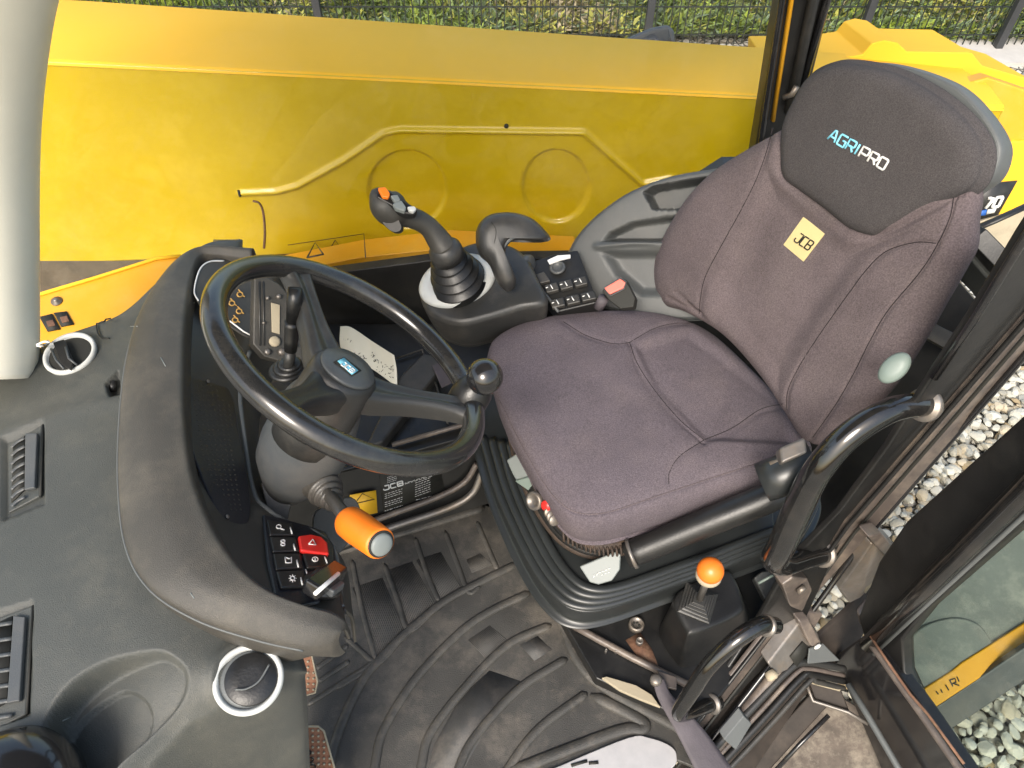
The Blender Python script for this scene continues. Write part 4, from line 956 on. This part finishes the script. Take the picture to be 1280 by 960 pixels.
cush = pillow('seat_cushion', cuo, CU, [(0, .012), (.3, .014), (.6, .013), (.8, .008), (.91, -.002), (.965, -.014), (.992, -.032), (1, -.055), (.99, -.085), (.955, -.105), (.9, -.112), (0, -.112)], 'seatfab', se, n=460, rings=130, disp=cdd, shift=V((.14, .1, 0)))
SC = Surf(cush)
for s_ in seams_c: seam('seam', s_, SC, .0008, 'seam', cush, n=50, off=.0001)
seam('edge_seam', edge, SC, .0009, 'fabric', cush, n=80, off=.0004)
# backrest
b_ = (mX*math.sin(math.radians(15))+mZ*math.cos(math.radians(15))).normalized(); BN = mY.cross(b_).normalized()
if BN.dot(CAM-V((.45, 1, .6))) < 0: BN = -BN
BK = Plane(V((.446, .997, .5)), BN)
bo_ = [(812, 368), (808, 340), (815, 310), (832, 275), (856, 240), (886, 211), (925, 186), (960, 165), (978, 148), (996, 116), (1015, 98), (1050, 90), (1095, 96), (1145, 116), (1182, 145), (1200, 170), (1208, 195), (1210, 222),
       (1211, 248), (1207, 275), (1205, 310), (1190, 340), (1165, 385), (1140, 430), (1105, 485), (1066, 528), (1030, 556), (1000, 555), (975, 520), (940, 470), (895, 420), (850, 392), (822, 383)]
seams_b = [[(966, 160), (958, 190), (945, 225), (925, 265), (900, 310), (882, 345), (876, 370), (874, 392)], [(1192, 247), (1187, 272), (1172, 305), (1150, 340), (1110, 388), (1088, 425), (1068, 465), (1045, 505), (1012, 552)],
           [(1170, 304), (1145, 303), (1110, 313), (1085, 335), (1055, 375), (1020, 425), (998, 460), (985, 488), (983, 512)]]
pad_o = [(976, 158), (988, 128), (1006, 98), (1030, 84), (1060, 80), (1110, 90), (1160, 115), (1200, 148), (1221, 180), (1222, 210), (1208, 236), (1170, 258), (1130, 280), (1100, 293), (1085, 295), (1060, 286), (1030, 262), (1000, 240), (978, 222), (974, 195)]
def bdd(P):
    d = np.zeros(len(P))
    for s_ in seams_b: d -= .0035*np.exp(-(dline(P, catmull(s_, 30))/2.8)**2)
    d -= .006*np.exp(-(np.abs(sdpoly(P, catmull(pad_o, 60, True)))/5)**2)
    mid = [(955, 200), (1060, 290), (1180, 270), (1085, 335), (1020, 425), (985, 490), (975, 515), (880, 400), (880, 345)]
    d -= .014*sstep(sdpoly(P, mid)/35)
    for a, b in (((835, 372), (872, 392)), ((845, 365), (874, 393)), ((858, 380), (880, 398))): d -= .0035*np.exp(-(dline(P, [a, b])/2.5)**2)
    return d
back = pillow('backrest', bo_, BK, [(0, .0), (.5, .006), (.75, .008), (.88, .004), (.95, -.005), (.985, -.014), (1, -.026), (.992, -.038), (.965, -.052), (.90, -.064), (.5, -.068), (0, -.068)], 'fabric', se, n=460, rings=130, disp=bdd, center=(1010, 330))
SK = Surf(back)
for s_ in seams_b: seam('seam', s_, SK, .0008, 'seam', back, n=60, off=.0001)
hp = pillow('headrest_pad', pad_o, BK, [(0, .020), (.5, .019), (.8, .015), (.92, .009), (.98, 0), (1, -.01), (.98, -.03), (0, -.03)], 'headfab', se, n=300, rings=70)
SQ = Surf(hp)
q = [(1034, 173), (1105, 213), (1112, 201), (1041, 161)]
def sub(q, a, b):
    q = [np.array(i, float) for i in q]; return [q[0]+(q[1]-q[0])*a, q[0]+(q[1]-q[0])*b, q[3]+(q[2]-q[3])*b, q[3]+(q[2]-q[3])*a]
strokes('embroidered_lettering', 'AGRI', sub(q, 0.01, .50), SQ, .0017, 'lblue', hp)
strokes('embroidered_lettering', 'PRO', sub(q, .55, .99), SQ, .0018, 'marks', hp)
pt = slab('cloth_patch', [(1004, 271), (1031, 292), (1004, 327), (979, 306)], SK.plane((1004, 275), (1026, 292), (1004, 322)), .002, 'patch', se, off=.0015, bevel=.0005)
fp2 = SK.plane((1004, 275), (1026, 292), (1004, 322))
strokes('patch_lettering', 'JCB', [(992, 301), (1010, 313), (1018, 303), (1000, 291)], lambda u, v, o=0: fp2(u, v, .0018+o), .0013, 'ink', pt)
# shell behind: rises on the right of the headrest
pillow('back_shell', [(1000, 120), (1030, 86), (1070, 77), (1120, 82), (1180, 105), (1216, 140), (1237, 175), (1238, 200), (1226, 226), (1196, 250), (1160, 300), (1080, 440), (1020, 520), (980, 480), (900, 330), (960, 200)], BK,
       [(0, -.02), (.9, -.02), (.97, -.022), (1, -.03), (.985, -.055), (.93, -.075), (.8, -.08), (0, -.08)], 'shell', se, n=200, rings=40, off=-.012)
# recline knob
kk = PD(1118, 460, 1.10)
lathe('recline_knob', kk, (CAM-kk).normalized()+V((-.15, 0, .1)), [(.014, -.03), (.02, -.014), (.027, -.004), (.027, .004), (.023, .009), (.01, .011)], 'sage', se, n=36, rot=(PD(1140, 440, 1.10)-kk), sx=1.0, squash=.62)
# hinge, clip and side tube
tube('side_tube', [PD(783, 694, 1.40), PD(800, 688, 1.395), PD(880, 655, 1.37), PD(955, 625, 1.34), PD(1000, 603, 1.32)], [.0245, .0255, .026, .027, .027], 'black', se, n=24)
lathe('tube_ring', PD(790, 692, 1.395), (PD(783, 694, 1.4)-PD(800, 688, 1.395)), [(.029, -.003), (.029, .003)], 'steel', se, n=24)
tube('hinge_cover', [PD(953, 603, 1.26), PD(975, 595, 1.25), PD(1020, 575, 1.23)], [.034, .035, .034], 'tray', se, n=28)
mk('hinge_clip', *box_g(PD(989, 565, 1.225), (PD(1010, 555, 1.22)-PD(970, 572, 1.225), V((0, -.3, .9)), V((0, 1, .3))), (.023, .012, .014)), 'steel', se, bevel=.005)
tube('clip_pin', [PD(962, 580, 1.235), PD(1014, 561, 1.22)], .004, 'steel', se)
# suspension tray: three stepped ribs with rounded corner
tr = [(590, 500), (601, 548), (622, 618), (660, 700), (692, 745), (722, 763), (762, 760), (835, 735), (910, 708), (975, 682), (1010, 660), (1020, 600), (900, 560), (800, 520), (700, 480)]
TP = Plane(H(745, 755, .22), V((0, 0, 1)))
pillow('suspension_tray', tr, TP, [(0, -.002), (.8, -.002), (.93, -.002), (.97, -.001), (.99, -.003), (1, -.01), (1, -.05), (.97, -.06), (0, -.06)], 'tray', se, n=200, rings=50, center=(830, 620))
base = [(601, 545), (622, 615), (660, 696), (692, 741), (722, 758), (762, 755), (835, 730), (910, 703), (990, 672)]
cen = np.array((850, 600.))
for i, (s_, z, r) in enumerate(((.99, .0, .010), (.945, .009, .010), (.90, .018, .010), (.857, .028, .009))):
    uv = [tuple(cen+(np.array(p)-cen)*s_) for p in base]
    tube('tray_rib', [TP(a, b, z) for a, b in uv], r, 'tray', se, smooth=70, n=16, flat=.62, up=(0, 0, 1))
uv = [tuple(cen+(np.array(p)-cen)*.80) for p in base]
slab('tray_floor', [tuple(cen+(np.array(p)-cen)*.845) for p in base]+[(960, 560), (700, 470)], TP, .02, 'tray', se, off=.020, bevel=.004)
# pedestal below the tray
mk('pedestal', *(lambda A, B: (A+B, [(i, i+len(A), (i+1) % len(A)+len(A), (i+1) % len(A)) for i in range(len(A))]))([TP(a, b, -.05) for a, b in [(625, 560), (650, 660), (700, 735), (730, 752), (765, 750), (960, 680), (1000, 640), (800, 520)]], [H(a, b, -.01) for a, b in [(640, 600), (665, 690), (708, 770), (735, 792), (770, 790), (950, 720), (1000, 680), (800, 560)]]), 'black', se, smooth=False)
# bellows + springs below the cushion
bl = [tuple(np.array((800, 560.))+(np.array(p)-np.array((800, 560.)))*1.0) for p in [(640, 520), (655, 590), (690, 655), (725, 684), (765, 688), (830, 668), (900, 640), (950, 620)]]
for i, m_ in enumerate(('drust', 'black', 'black', 'drust')):
    c = np.array((800, 560.)); s_ = 1.03-i*.03
    tube('bellows_fold', [Plane((0, 0, .275+i*.022), (0, 0, 1))(*(c+(np.array(p)-c)*s_)) for p in bl], .010, m_, se, smooth=60, n=10)
pts = []
for i in range(260):
    t = i/259; a = t*2*math.pi*16; b = catmull([(700, 668), (722, 684), (745, 688), (772, 686), (790, 682)], 2)[0] if False else None
    u = 702+88*t; v = 668+20*math.sin(t*2.2); p = H(u, v, .335); pts.append(p+V((0, math.cos(a)*.010, math.sin(a)*.012)))
tube('coil_spring', pts, .0024, 'drust', se, n=6)
slab('tray_handle', [(724, 708), (770, 689), (776, 693), (775, 712), (765, 726), (748, 731), (737, 728)], Plane(H(750, 710, .30), V((-.2, -.55, .8))), .012, 'lgrey', se, bevel=.003)
HPn = Plane(H(750, 710, .30), V((-.2, -.55, .8)))
mk('handle_print', *join([tube_g([HPn(742+i*2, 722-i, .001), HPn(743+i*2, 718-i, .001)], .0009, n=4) for i in (0, 2)]+[tube_g([HPn(748+i*4, 716-i*1.6, .001), HPn(751+i*4, 715-i*1.6, .001)], .0009, n=4) for i in range(4)]+[tube_g([HPn(752+i*4, 719-i*1.6, .001), HPn(754+i*4, 718-i*1.6, .001)], .0009, n=4) for i in range(3)]), 'marks', se)
slab('front_handle', [(632, 575), (649, 564), (655, 570), (670, 592), (669, 600), (645, 602), (640, 593)], Plane(H(650, 585, .34), V((-.5, -.5, .7))), .03, 'lgrey', se, bevel=.005)
slab('front_handle', [(643, 602), (668, 594), (671, 602), (660, 614), (655, 610)], Plane(H(655, 603, .33), V((-.3, -.8, .4))), .01, 'sage', se, bevel=.003)
lathe('adjuster_dial', PD(668, 626, 1.40), V((-.6, -.5, .5)), [(.018, -.01), (.018, .004), (.012, .006), (.011, .002)], 'steel', se, n=24)
lathe('red_plug', PD(683, 632, 1.38), V((-.6, -.6, .5)), [(.009, -.014), (.0105, .002), (.009, .005), (.003, .006)], 'red', se, n=20)
for i in range(3): lathe('plug_ring', PD(687+i*3, 640+i*5, 1.38), V((.3, -.5, .5)), [(.010, -.003), (.012, 0), (.010, .003)], 'steel', se, n=18)

# ================================================================== GEAR LEVER HOUSING AND LOWER CORNER
gl = thing('range_lever', 'orange ball lever with ribbed boot on a black pedestal beside the seat base', 'lever', H(870, 830, 0))
GT = Plane(H(880, 755, .20), V((-.05, -.12, 1)))
tp = [(842, 750), (866, 728), (905, 712), (918, 722), (928, 748), (925, 768), (868, 793), (856, 786)]
bt = [(818, 800), (845, 775), (905, 752), (935, 765), (940, 800), (925, 812), (862, 846), (838, 838)]
tp3 = [V(p) for p in catmull([GT(*a) for a in tp], 64, True)]; bt3 = [V(p) for p in catmull([H(*a, .0) for a in bt], 64, True)]
def ringsurf(levels):
    n = len(levels[0]); vs = sum(levels, []); fs = []
    for i in range(len(levels)-1):
        for j in range(n): fs.append((i*n+j, i*n+(j+1) % n, (i+1)*n+(j+1) % n, (i+1)*n+j))
    fs.append(tuple(range(n))); return vs, [f for f in fs]
cc = sum(tp3, V((0, 0, 0)))/64
L_ = [[cc+(p-cc)*k_+GT.n*.0035 for p in tp3] for k_ in (.01, .3, .6, .8)]+[[cc+(p-cc)*.9+GT.n*.003 for p in tp3], [cc+(p-cc)*.96+GT.n*.001 for p in tp3], [p-GT.n*.004 for p in tp3], [p*.98+q*.02-V((0, 0, .004)) for p, q in zip(tp3, bt3)], [p*.5+q*.5 for p, q in zip(tp3, bt3)], bt3]
mk('housing', *ringsurf(L_), 'black', gl)
bc = GT(872, 754, .004); brot = GT(893, 745)-GT(872, 754)
pr = []
for i in range(5): r = .047-i*.0072; pr += [(r*.93, i*.006), (r, i*.006+.001), (r, i*.006+.003), (r*.93, i*.006+.005)]
lathe('boot', bc, GT.n, pr, 'dgrey', gl, n=4, rot=brot, bevel=.004)
gb = PD(888, 713, 1.36)
tube('lever_shaft', [bc+GT.n*.03, gb], .007, 'steel', gl)
lathe('knob_collar', gb-(gb-bc).normalized()*.024, (gb-bc), [(.02, -.006), (.0245, 0), (.022, .006)], 'beige', gl, n=28)
lathe('knob_ball', gb, (gb-bc), [(.0245*math.sin(t)+.0001, -.0245*math.cos(t)) for t in np.linspace(0, math.pi, 22)], 'oball', gl, n=32)

sb = thing('seat_mount_plate', 'black mounting plate with bolts and trim bar between mat and seat base', 'bracket', H(780, 800, 0))
PL0 = Plane((0, 0, .05), (0, 0, 1))
slab('plate', [(700, 770), (735, 745), (960, 680), (1010, 720), (960, 800), (870, 905), (745, 848)], PL0, .04, 'black', sb, bevel=.004)
tube('trim_bar', [PL0(713, 780, .012), PL0(735, 792, .012), (PL0(790, 822, .012)), PL0(862, 857, .012)], .008, 'strip', sb)
for u, v, r, m_ in ((795, 782, .017, 'steel'), (799, 803, .008, 'steel'), (770, 815, .004, 'steel'), (757, 815, .003, 'steel')):
    bq = lathe('bolt', PL0(u, v, .005), (0, 0, 1), [(r, -.004), (r, .01), (r*.75, .014), (r*.7, .011), (r*.1, .011)], m_, sb, n=24)
    if r > .015: mk('socket_pattern', *join([lathe_g(PL0(u, v, .016)+V((.007*math.cos(a), .007*math.sin(a), 0)), (0, 0, 1), [(.003, 0), (.002, .002)], n=8) for a in np.arange(0, 6.28, 1.05)]), 'ink', bq)
slab('rust_patch', [(782, 800), (800, 790), (815, 812), (824, 835), (800, 825)], PL0, .003, 'rust', sb, off=.002, bevel=0)
ft = thing('floor_edge_strip', 'worn cream painted strip of bare metal along the mat edge', 'trim strip', H(790, 862, .01))
slab('strip', [(752, 847), (758, 845), (795, 856), (815, 868), (826, 884), (800, 874), (775, 863)], Plane((0, 0, .045), (0, 0, 1)), .01, 'beige', ft, off=.022, bevel=.002)
rp = thing('metal_plate', 'bright silver metal step plate in the cut out of the mat', 'step plate', H(790, 945, 0))
slab('plate', [(640, 985), (700, 957), (785, 922), (812, 922), (838, 932), (846, 945), (838, 962), (780, 1000)], Z0, .004, 'steel', rp, off=.009, bevel=.002, curve=40)
rp.children[0].data.materials[0] = mat('bare_metal', (.42, .41, .41), .45, metal=.2, var=.1, vscale=20, dust=(.45, .42, .4), dustamt=.4)
mk('slot', *join([tube_g([Z0(714+i*22, 957-i*3, .0105), Z0(734+i*14, 951+i*2, .0105)], .0035, n=6, flat=.3) for i in (0, 1)]), 'ink', rp)
sv = thing('door_strap', 'mauve grey fabric strap running down over the door sill', 'strap', H(850, 900, 0))
rows = []
for (a, b, c, d, z) in ((816, 852, 830, 848, .10), (822, 872, 838, 866, .09), (834, 895, 856, 886, .08), (848, 920, 874, 905, .06), (862, 948, 890, 925, .04), (880, 985, 915, 960, .02)):
    rows.append([H(a, b, z), H((a+c)/2, (b+d)/2, z+.003), H(c, d, z)])
loft('strap', rows, 'mauve', sv, nu=8, nv=40, solid=.004)
lathe('strap_rivet', H(820, 850, .105), (0, 0, 1), [(.011, -.01), (.012, .004), (.008, .008)], 'steel', sv, n=20)
slab('strap_anchor', [(822, 838), (846, 846), (846, 862), (826, 858)], Plane(H(835, 850, .08), V((-.1, -.1, 1))), .01, 'strip', sv)

# grab handles
g1 = thing('grab_handle', 'large glossy black grab handle on the door pillar beside the seat', 'grab handle', D(1160, 508))
hp1 = [(1166, 508, 1.155, 16), (1150, 506, 1.135, 17), (1110, 514, 1.115, 18), (1060, 545, 1.12, 19), (1022, 588, 1.15, 19.5), (1000, 630, 1.20, 20), (978, 680, 1.26, 19), (968, 700, 1.30, 18), (982, 706, 1.34, 15), (1005, 699, 1.41, 14), (1032, 692, 1.48, 14)]
mk('handle_bar', *tube_g([PD(a, b, c) for a, b, c, d in hp1], [px(d, c)*.9 for a, b, c, d in hp1], n=24, smooth=110), 'tube', g1)
lathe('mounting_collar', PD(1156, 506, 1.14), PD(1166, 508, 1.155)-PD(1146, 506, 1.13), [(.026, -.006), (.027, .0), (.026, .006)], 'steel', g1, n=28)
lathe('mounting_collar', PD(1028, 692, 1.47), PD(1032, 692, 1.48)-PD(1005, 699, 1.41), [(.026, -.005), (.028, .0), (.026, .005)], 'steel', g1, n=28)
g2 = thing('grab_handle', 'small glossy black grab handle low on the door sill below the orange ball lever', 'grab handle', D(960, 785))
hp2 = [(970, 782, 1.40, 12), (950, 782, 1.37, 13), (920, 800, 1.36, 13), (888, 830, 1.38, 12.5), (866, 862, 1.41, 12), (849, 890, 1.44, 11), (856, 894, 1.47, 9), (875, 886, 1.52, 10), (897, 877, 1.56, 11)]
mk('handle_bar', *tube_g([PD(a, b, c) for a, b, c, d in hp2], [px(d, c)*.85 for a, b, c, d in hp2], n=20, smooth=90), 'tube', g2)
lathe('mounting_collar', PD(958, 782, 1.38), PD(970, 782, 1.40)-PD(950, 782, 1.37), [(.020, -.004), (.021, 0), (.02, .004)], 'steel', g2, n=24)
lathe('mounting_collar', PD(890, 880, 1.545), PD(897, 877, 1.56)-PD(875, 886, 1.52), [(.020, -.004), (.022, 0), (.02, .004)], 'steel', g2, n=24)

# green-grey reservoir and striker behind the lever
rv = thing('grey_box', 'small grey green plastic box wedged behind the orange ball lever', 'box', H(955, 720, .1))
slab('case', [(942, 722), (952, 714), (975, 712), (988, 722), (962, 758), (955, 748)], Plane(H(960, 730, .12), V((-.1, -.3, .9))), .03, 'shell', rv, bevel=.004)
tube('case_edge', [PD(948, 729, 1.52), PD(972, 716, 1.52)], .003, 'sage', rv, n=6)
lt = thing('door_striker', 'worn metal door striker bracket below the large grab handle', 'latch', D(990, 745))
slab('bracket', [(978, 732), (992, 722), (1010, 724), (1018, 742), (1004, 768), (988, 760)], DOOR, .03, 'strip', lt, off=.03, bevel=.004)
slab('bracket', [(985, 775), (998, 762), (1030, 768), (1016, 790), (992, 792)], DOOR, .02, 'strip', lt, off=.02, bevel=.004)
lathe('striker_bolt', D(1000, 735, .035), -mY, [(.010, 0), (.010, .008), (.006, .01)], 'steel', lt, n=20)

# ================================================================== DOOR (swung open) and hinges
DP = Plane(V((.73, .69, 0)), V((-.94, -.33, 0)))
dr = thing('cab_door', 'open black framed cab door with glass pane at the lower right', 'door', DP(1075, 800))
def dbar(name, uv, ts, w, m_, flat=1, **k): return tube(name, [DP(*a, t) for a, t in zip(uv, ts)], w, m_, dr, flat=flat, **k)
slab('door_frame', [(1085, 812), (1075, 800), (1100, 770), (1290, 575), (1330, 540), (1330, 640), (1285, 650), (1160, 760), (1128, 800), (1130, 840), (1150, 885), (1205, 960), (1240, 1010), (1215, 1010), (1190, 960), (1135, 880)], DP, .03, 'black', dr, bevel=.006, seg=3)
dbar('frame_tube', [(1085, 806), (1160, 735), (1285, 612), (1340, 560)], [.014]*4, .018, 'tube')
slab('frame_plate', [(1340, 462), (1280, 518), (1132, 652), (1098, 702), (1072, 772), (1084, 812), (1160, 742), (1285, 618), (1340, 566)], DP, .02, 'black', dr, off=-.006, bevel=.006)
dbar('frame_edge', [(1092, 818), (1165, 750), (1285, 640), (1340, 592)], [.012]*4, .004, 'shell')
slab('door_glass', [(1120, 800), (1150, 750), (1290, 630), (1420, 530), (1500, 1060), (1240, 1060), (1150, 900), (1125, 850)], DP, .005, 'dglass', dr, off=-.02, bevel=0, smooth=False)
slab('bottom_rail', [(1040, 822), (1078, 795), (1100, 812), (1150, 880), (1205, 960), (1240, 1010), (1120, 1010), (1092, 940), (1062, 870)], DP, .03, 'gloss', dr, off=.012, bevel=.006, seg=3)
dbar('weathered_edge', [(1083, 798), (1100, 820), (1128, 860), (1150, 890), (1197, 958), (1235, 1010)], [.022]*6, .0075, 'strip')
dbar('rust_bead', [(1088, 795), (1108, 825), (1138, 868), (1160, 893), (1205, 955)], [.03]*5, .0028, 'rust')
dbar('inner_rail', [(1060, 855), (1085, 895), (1120, 955), (1145, 1000)], [.04]*4, .007, 'shell')
slab('latch_loop', [(1074, 768), (1085, 753), (1100, 752), (1104, 762), (1090, 782), (1078, 785)], DOOR, .012, 'strip', dr, off=.03, bevel=.004)
slab('latch_hole', [(1079, 768), (1087, 759), (1098, 758), (1090, 773), (1082, 779)], DOOR, .003, 'ink', dr, off=.032, bevel=0)
def hinge(label, uv, uv2, bolt):
    t = slab('hinge', uv, DOOR, .03, 'steel', dr, off=.035, bevel=.004, label=label)
    slab('hinge_knuckle', uv2, DOOR, .03, 'strip', t, off=.05, bevel=.005)
    lathe('hinge_bolt', D(*bolt, .05), -mY, [(.008, 0), (.008, .004), (.004, .006)], 'marks', t, n=18)
    return t
h1 = hinge('upper worn steel door hinge nearest the large grab handle', [(1050, 735), (1090, 680), (1112, 672), (1125, 690), (1108, 715), (1076, 748), (1062, 755)], [(1086, 672), (1102, 667), (1124, 690), (1112, 702)], (1117, 694))
slab('hinge_slot', [(1070, 728), (1085, 707), (1098, 720), (1082, 742)], DOOR, .004, 'beige', h1, off=.038, bevel=0)
slab('hinge_slot', [(1070, 728), (1082, 710), (1090, 712), (1078, 734)], DOOR, .004, 'ink', h1, off=.041, bevel=0)
h2 = hinge('lower worn steel door hinge above the step frame', [(960, 830), (1002, 775), (1022, 790), (1028, 806), (1008, 812), (985, 838), (970, 845)], [(998, 776), (1012, 774), (1028, 806), (1014, 810)], (1021, 807))
slab('hinge_slot', [(988, 822), (1004, 803), (1014, 812), (996, 834)], DOOR, .004, 'ink', h2, off=.038, bevel=0)
slab('link_plate', [(1012, 812), (1030, 806), (1050, 826), (1010, 830)], DOOR, .004, 'shell', h2, off=.045, bevel=.001)

# sill, step frame and tread
sl = thing('door_step', 'dusty brown step frame with worn tread below the door sill', 'step', H(1000, 900, -.3))
SPn = Plane(H(1000, 900, -.12), V((-.25, -.55, .85)))
slab('sill_plate', [(835, 990), (935, 850), (985, 788), (1012, 800), (1034, 850), (1004, 872), (925, 990)], DOOR, .02, 'frame', sl, off=-.012)
slab('sill_plate', [(1012, 806), (1060, 762), (1104, 708), (1094, 770), (1074, 802), (1048, 832), (1022, 826)], DOOR, .01, 'frame', sl, off=-.03)
slab('tread', [(860, 1010), (905, 960), (1020, 855), (1075, 885), (1130, 960), (1160, 1010)], SPn, .02, mat('worn_tread', (.075, .06, .048), .8, var=.4, vscale=30, bump=.5, bscale=60, dust=(.22, .19, .15), dustamt=.9, dscale=14), sl, off=-.05)
slab('frame_plate', [(905, 985), (1018, 862), (1042, 876), (1030, 888), (965, 960), (940, 990)], SPn, .02, 'frame', sl, off=0, bevel=.003)
slab('frame_plate', [(1010, 850), (1050, 858), (1062, 890), (1040, 882), (1020, 878)], SPn, .02, 'frame', sl, off=.01, bevel=.003)
tube('frame_edge', [SPn(965, 968, .012), SPn(1000, 930, .012), SPn(1036, 894, .012)], .005, 'gloss', sl)
tube('frame_edge', [SPn(1012, 852, .02), SPn(1050, 862, .02)], .004, 'beige', sl)
tube('frame_edge', [SPn(1006, 850, .02), SPn(1016, 876, .02), SPn(1060, 890, .02), SPn(1085, 905, .02)], .004, 'steel', sl)
slab('frame_plate', [(985, 878), (1002, 864), (1008, 870), (992, 885)], SPn, .004, 'ink', sl, off=.003, bevel=.001)
for k, (o1, r, m_) in enumerate(((0, .008, 'dgrey'), (9, .005, 'strip'), (17, .008, 'black'), (27, .006, 'dgrey'))):
    tube('sill_seal', [D(868+o1, 962+o1*.6, .03), D(940+o1, 885+o1*.6, .03), D(985+o1, 838+o1*.5, .03), D(1008+o1*.5, 828+o1*.9, .03), D(1055, 836+o1*.9, .03)], r, m_, sl, smooth=50, n=10)
slab('sill_bracket', [(905, 925), (930, 895), (940, 905), (920, 938)], DOOR, .02, 'shell', sl, off=.045, bevel=.002)
tube('sill_bar', [D(880, 955, .02), D(930, 890, .02), D(962, 850, .02), D(995, 805, .02)], .012, 'strip', sl, smooth=30)
lathe('sill_knob', D(965, 845, .04), -mY, [(.012, -.01), (.013, .004), (.008, .008)], 'beige', sl, n=20)

# fender outside, seen through and beyond the door
fd = thing('rear_fender', 'grey rear mudguard with yellow edge strip above the gravel', 'mudguard', H(1230, 820, -.2))
FP = Plane(H(1200, 850, -.18), V((-.2, -.3, .92)))
slab('fender_top', [(1120, 700), (1250, 600), (1420, 520), (1420, 760), (1280, 800), (1150, 868), (1090, 860)], FP, .04, mat('dusty_grey_fender', (.13, .14, .125), .6, var=.15, vscale=6, dust=(.26, .26, .22), dustamt=.8, dscale=9, bump=.2, bscale=60), fd, bevel=.01)
slab('fender_ridge', [(1140, 862), (1132, 815), (1150, 785), (1190, 772), (1220, 778), (1236, 795), (1240, 815), (1200, 842)], FP, .01, fd.children[0].data.materials[0], fd, off=.008, bevel=.006, seg=3, curve=60)
slab('yellow_strip', [(1143, 868), (1190, 838), (1202, 828), (1280, 779), (1420, 700), (1420, 728), (1280, 812), (1200, 864), (1156, 893)], FP, .03, 'yel2', fd, off=.014, bevel=.004)
mk('strip_print', *join([tube_g([FP(a, b, .0155) for a, b in l], .0016, n=5) for l in ([(1187, 850), (1191, 858)], [(1188, 850), (1194, 848), (1195, 853), (1190, 855)], [(1193, 855), (1199, 857)], [(1196, 846), (1199, 852)], [(1182, 856), (1186, 863)], [(1176, 862), (1178, 866)], [(1170, 864), (1173, 868)])]), 'ink', fd)
slab('fender_side', [(1158, 892), (1200, 864), (1280, 810), (1420, 735), (1420, 770), (1280, 852), (1200, 905), (1170, 925)], Plane(H(1200, 880, -.22), V((-.2, -.75, .6))), .02, 'grey', fd, bevel=.004)

# ================================================================== LIGHT, WORLD, CAMERA
w = bpy.data.worlds.new('World'); S.world = w; w.use_nodes = True
N, L = w.node_tree.nodes, w.node_tree.links
sky = N.new('ShaderNodeTexSky'); sky.sky_type = 'NISHITA'; sky.sun_disc = False
el, az = math.radians(46), math.radians(197)
sky.sun_elevation = el; sky.sun_rotation = az; sky.air_density = 1.6; sky.dust_density = 4
L.new(sky.outputs[0], N['Background'].inputs[0]); N['Background'].inputs[1].default_value = .13
ld = bpy.data.lights.new('sun', 'SUN'); ld.energy = 1.5; ld.angle = math.radians(22); ld.color = (1, .96, .9)
lo = bpy.data.objects.new('sun', ld); COL.objects.link(lo)
sd_ = V((math.sin(az)*math.cos(el), math.cos(az)*math.cos(el), math.sin(el)))
lo.rotation_euler = sd_.to_track_quat('Z', 'Y').to_euler()
cam = bpy.data.cameras.new('camera'); co = bpy.data.objects.new('camera', cam); COL.objects.link(co)
co.location = CAM; co.rotation_euler = (math.pi/2-TH, 0, 0)
cam.sensor_width = 36; cam.lens = FPX/1280*36; cam.clip_end = 500; cam.clip_start = .02
S.camera = co
S.view_settings.view_transform = 'Standard'; S.view_settings.look = 'None'; S.view_settings.exposure = 1.25; S.view_settings.gamma = 1
S.cycles.max_bounces = 8; S.cycles.transparent_max_bounces = 16; S.cycles.use_denoising = True
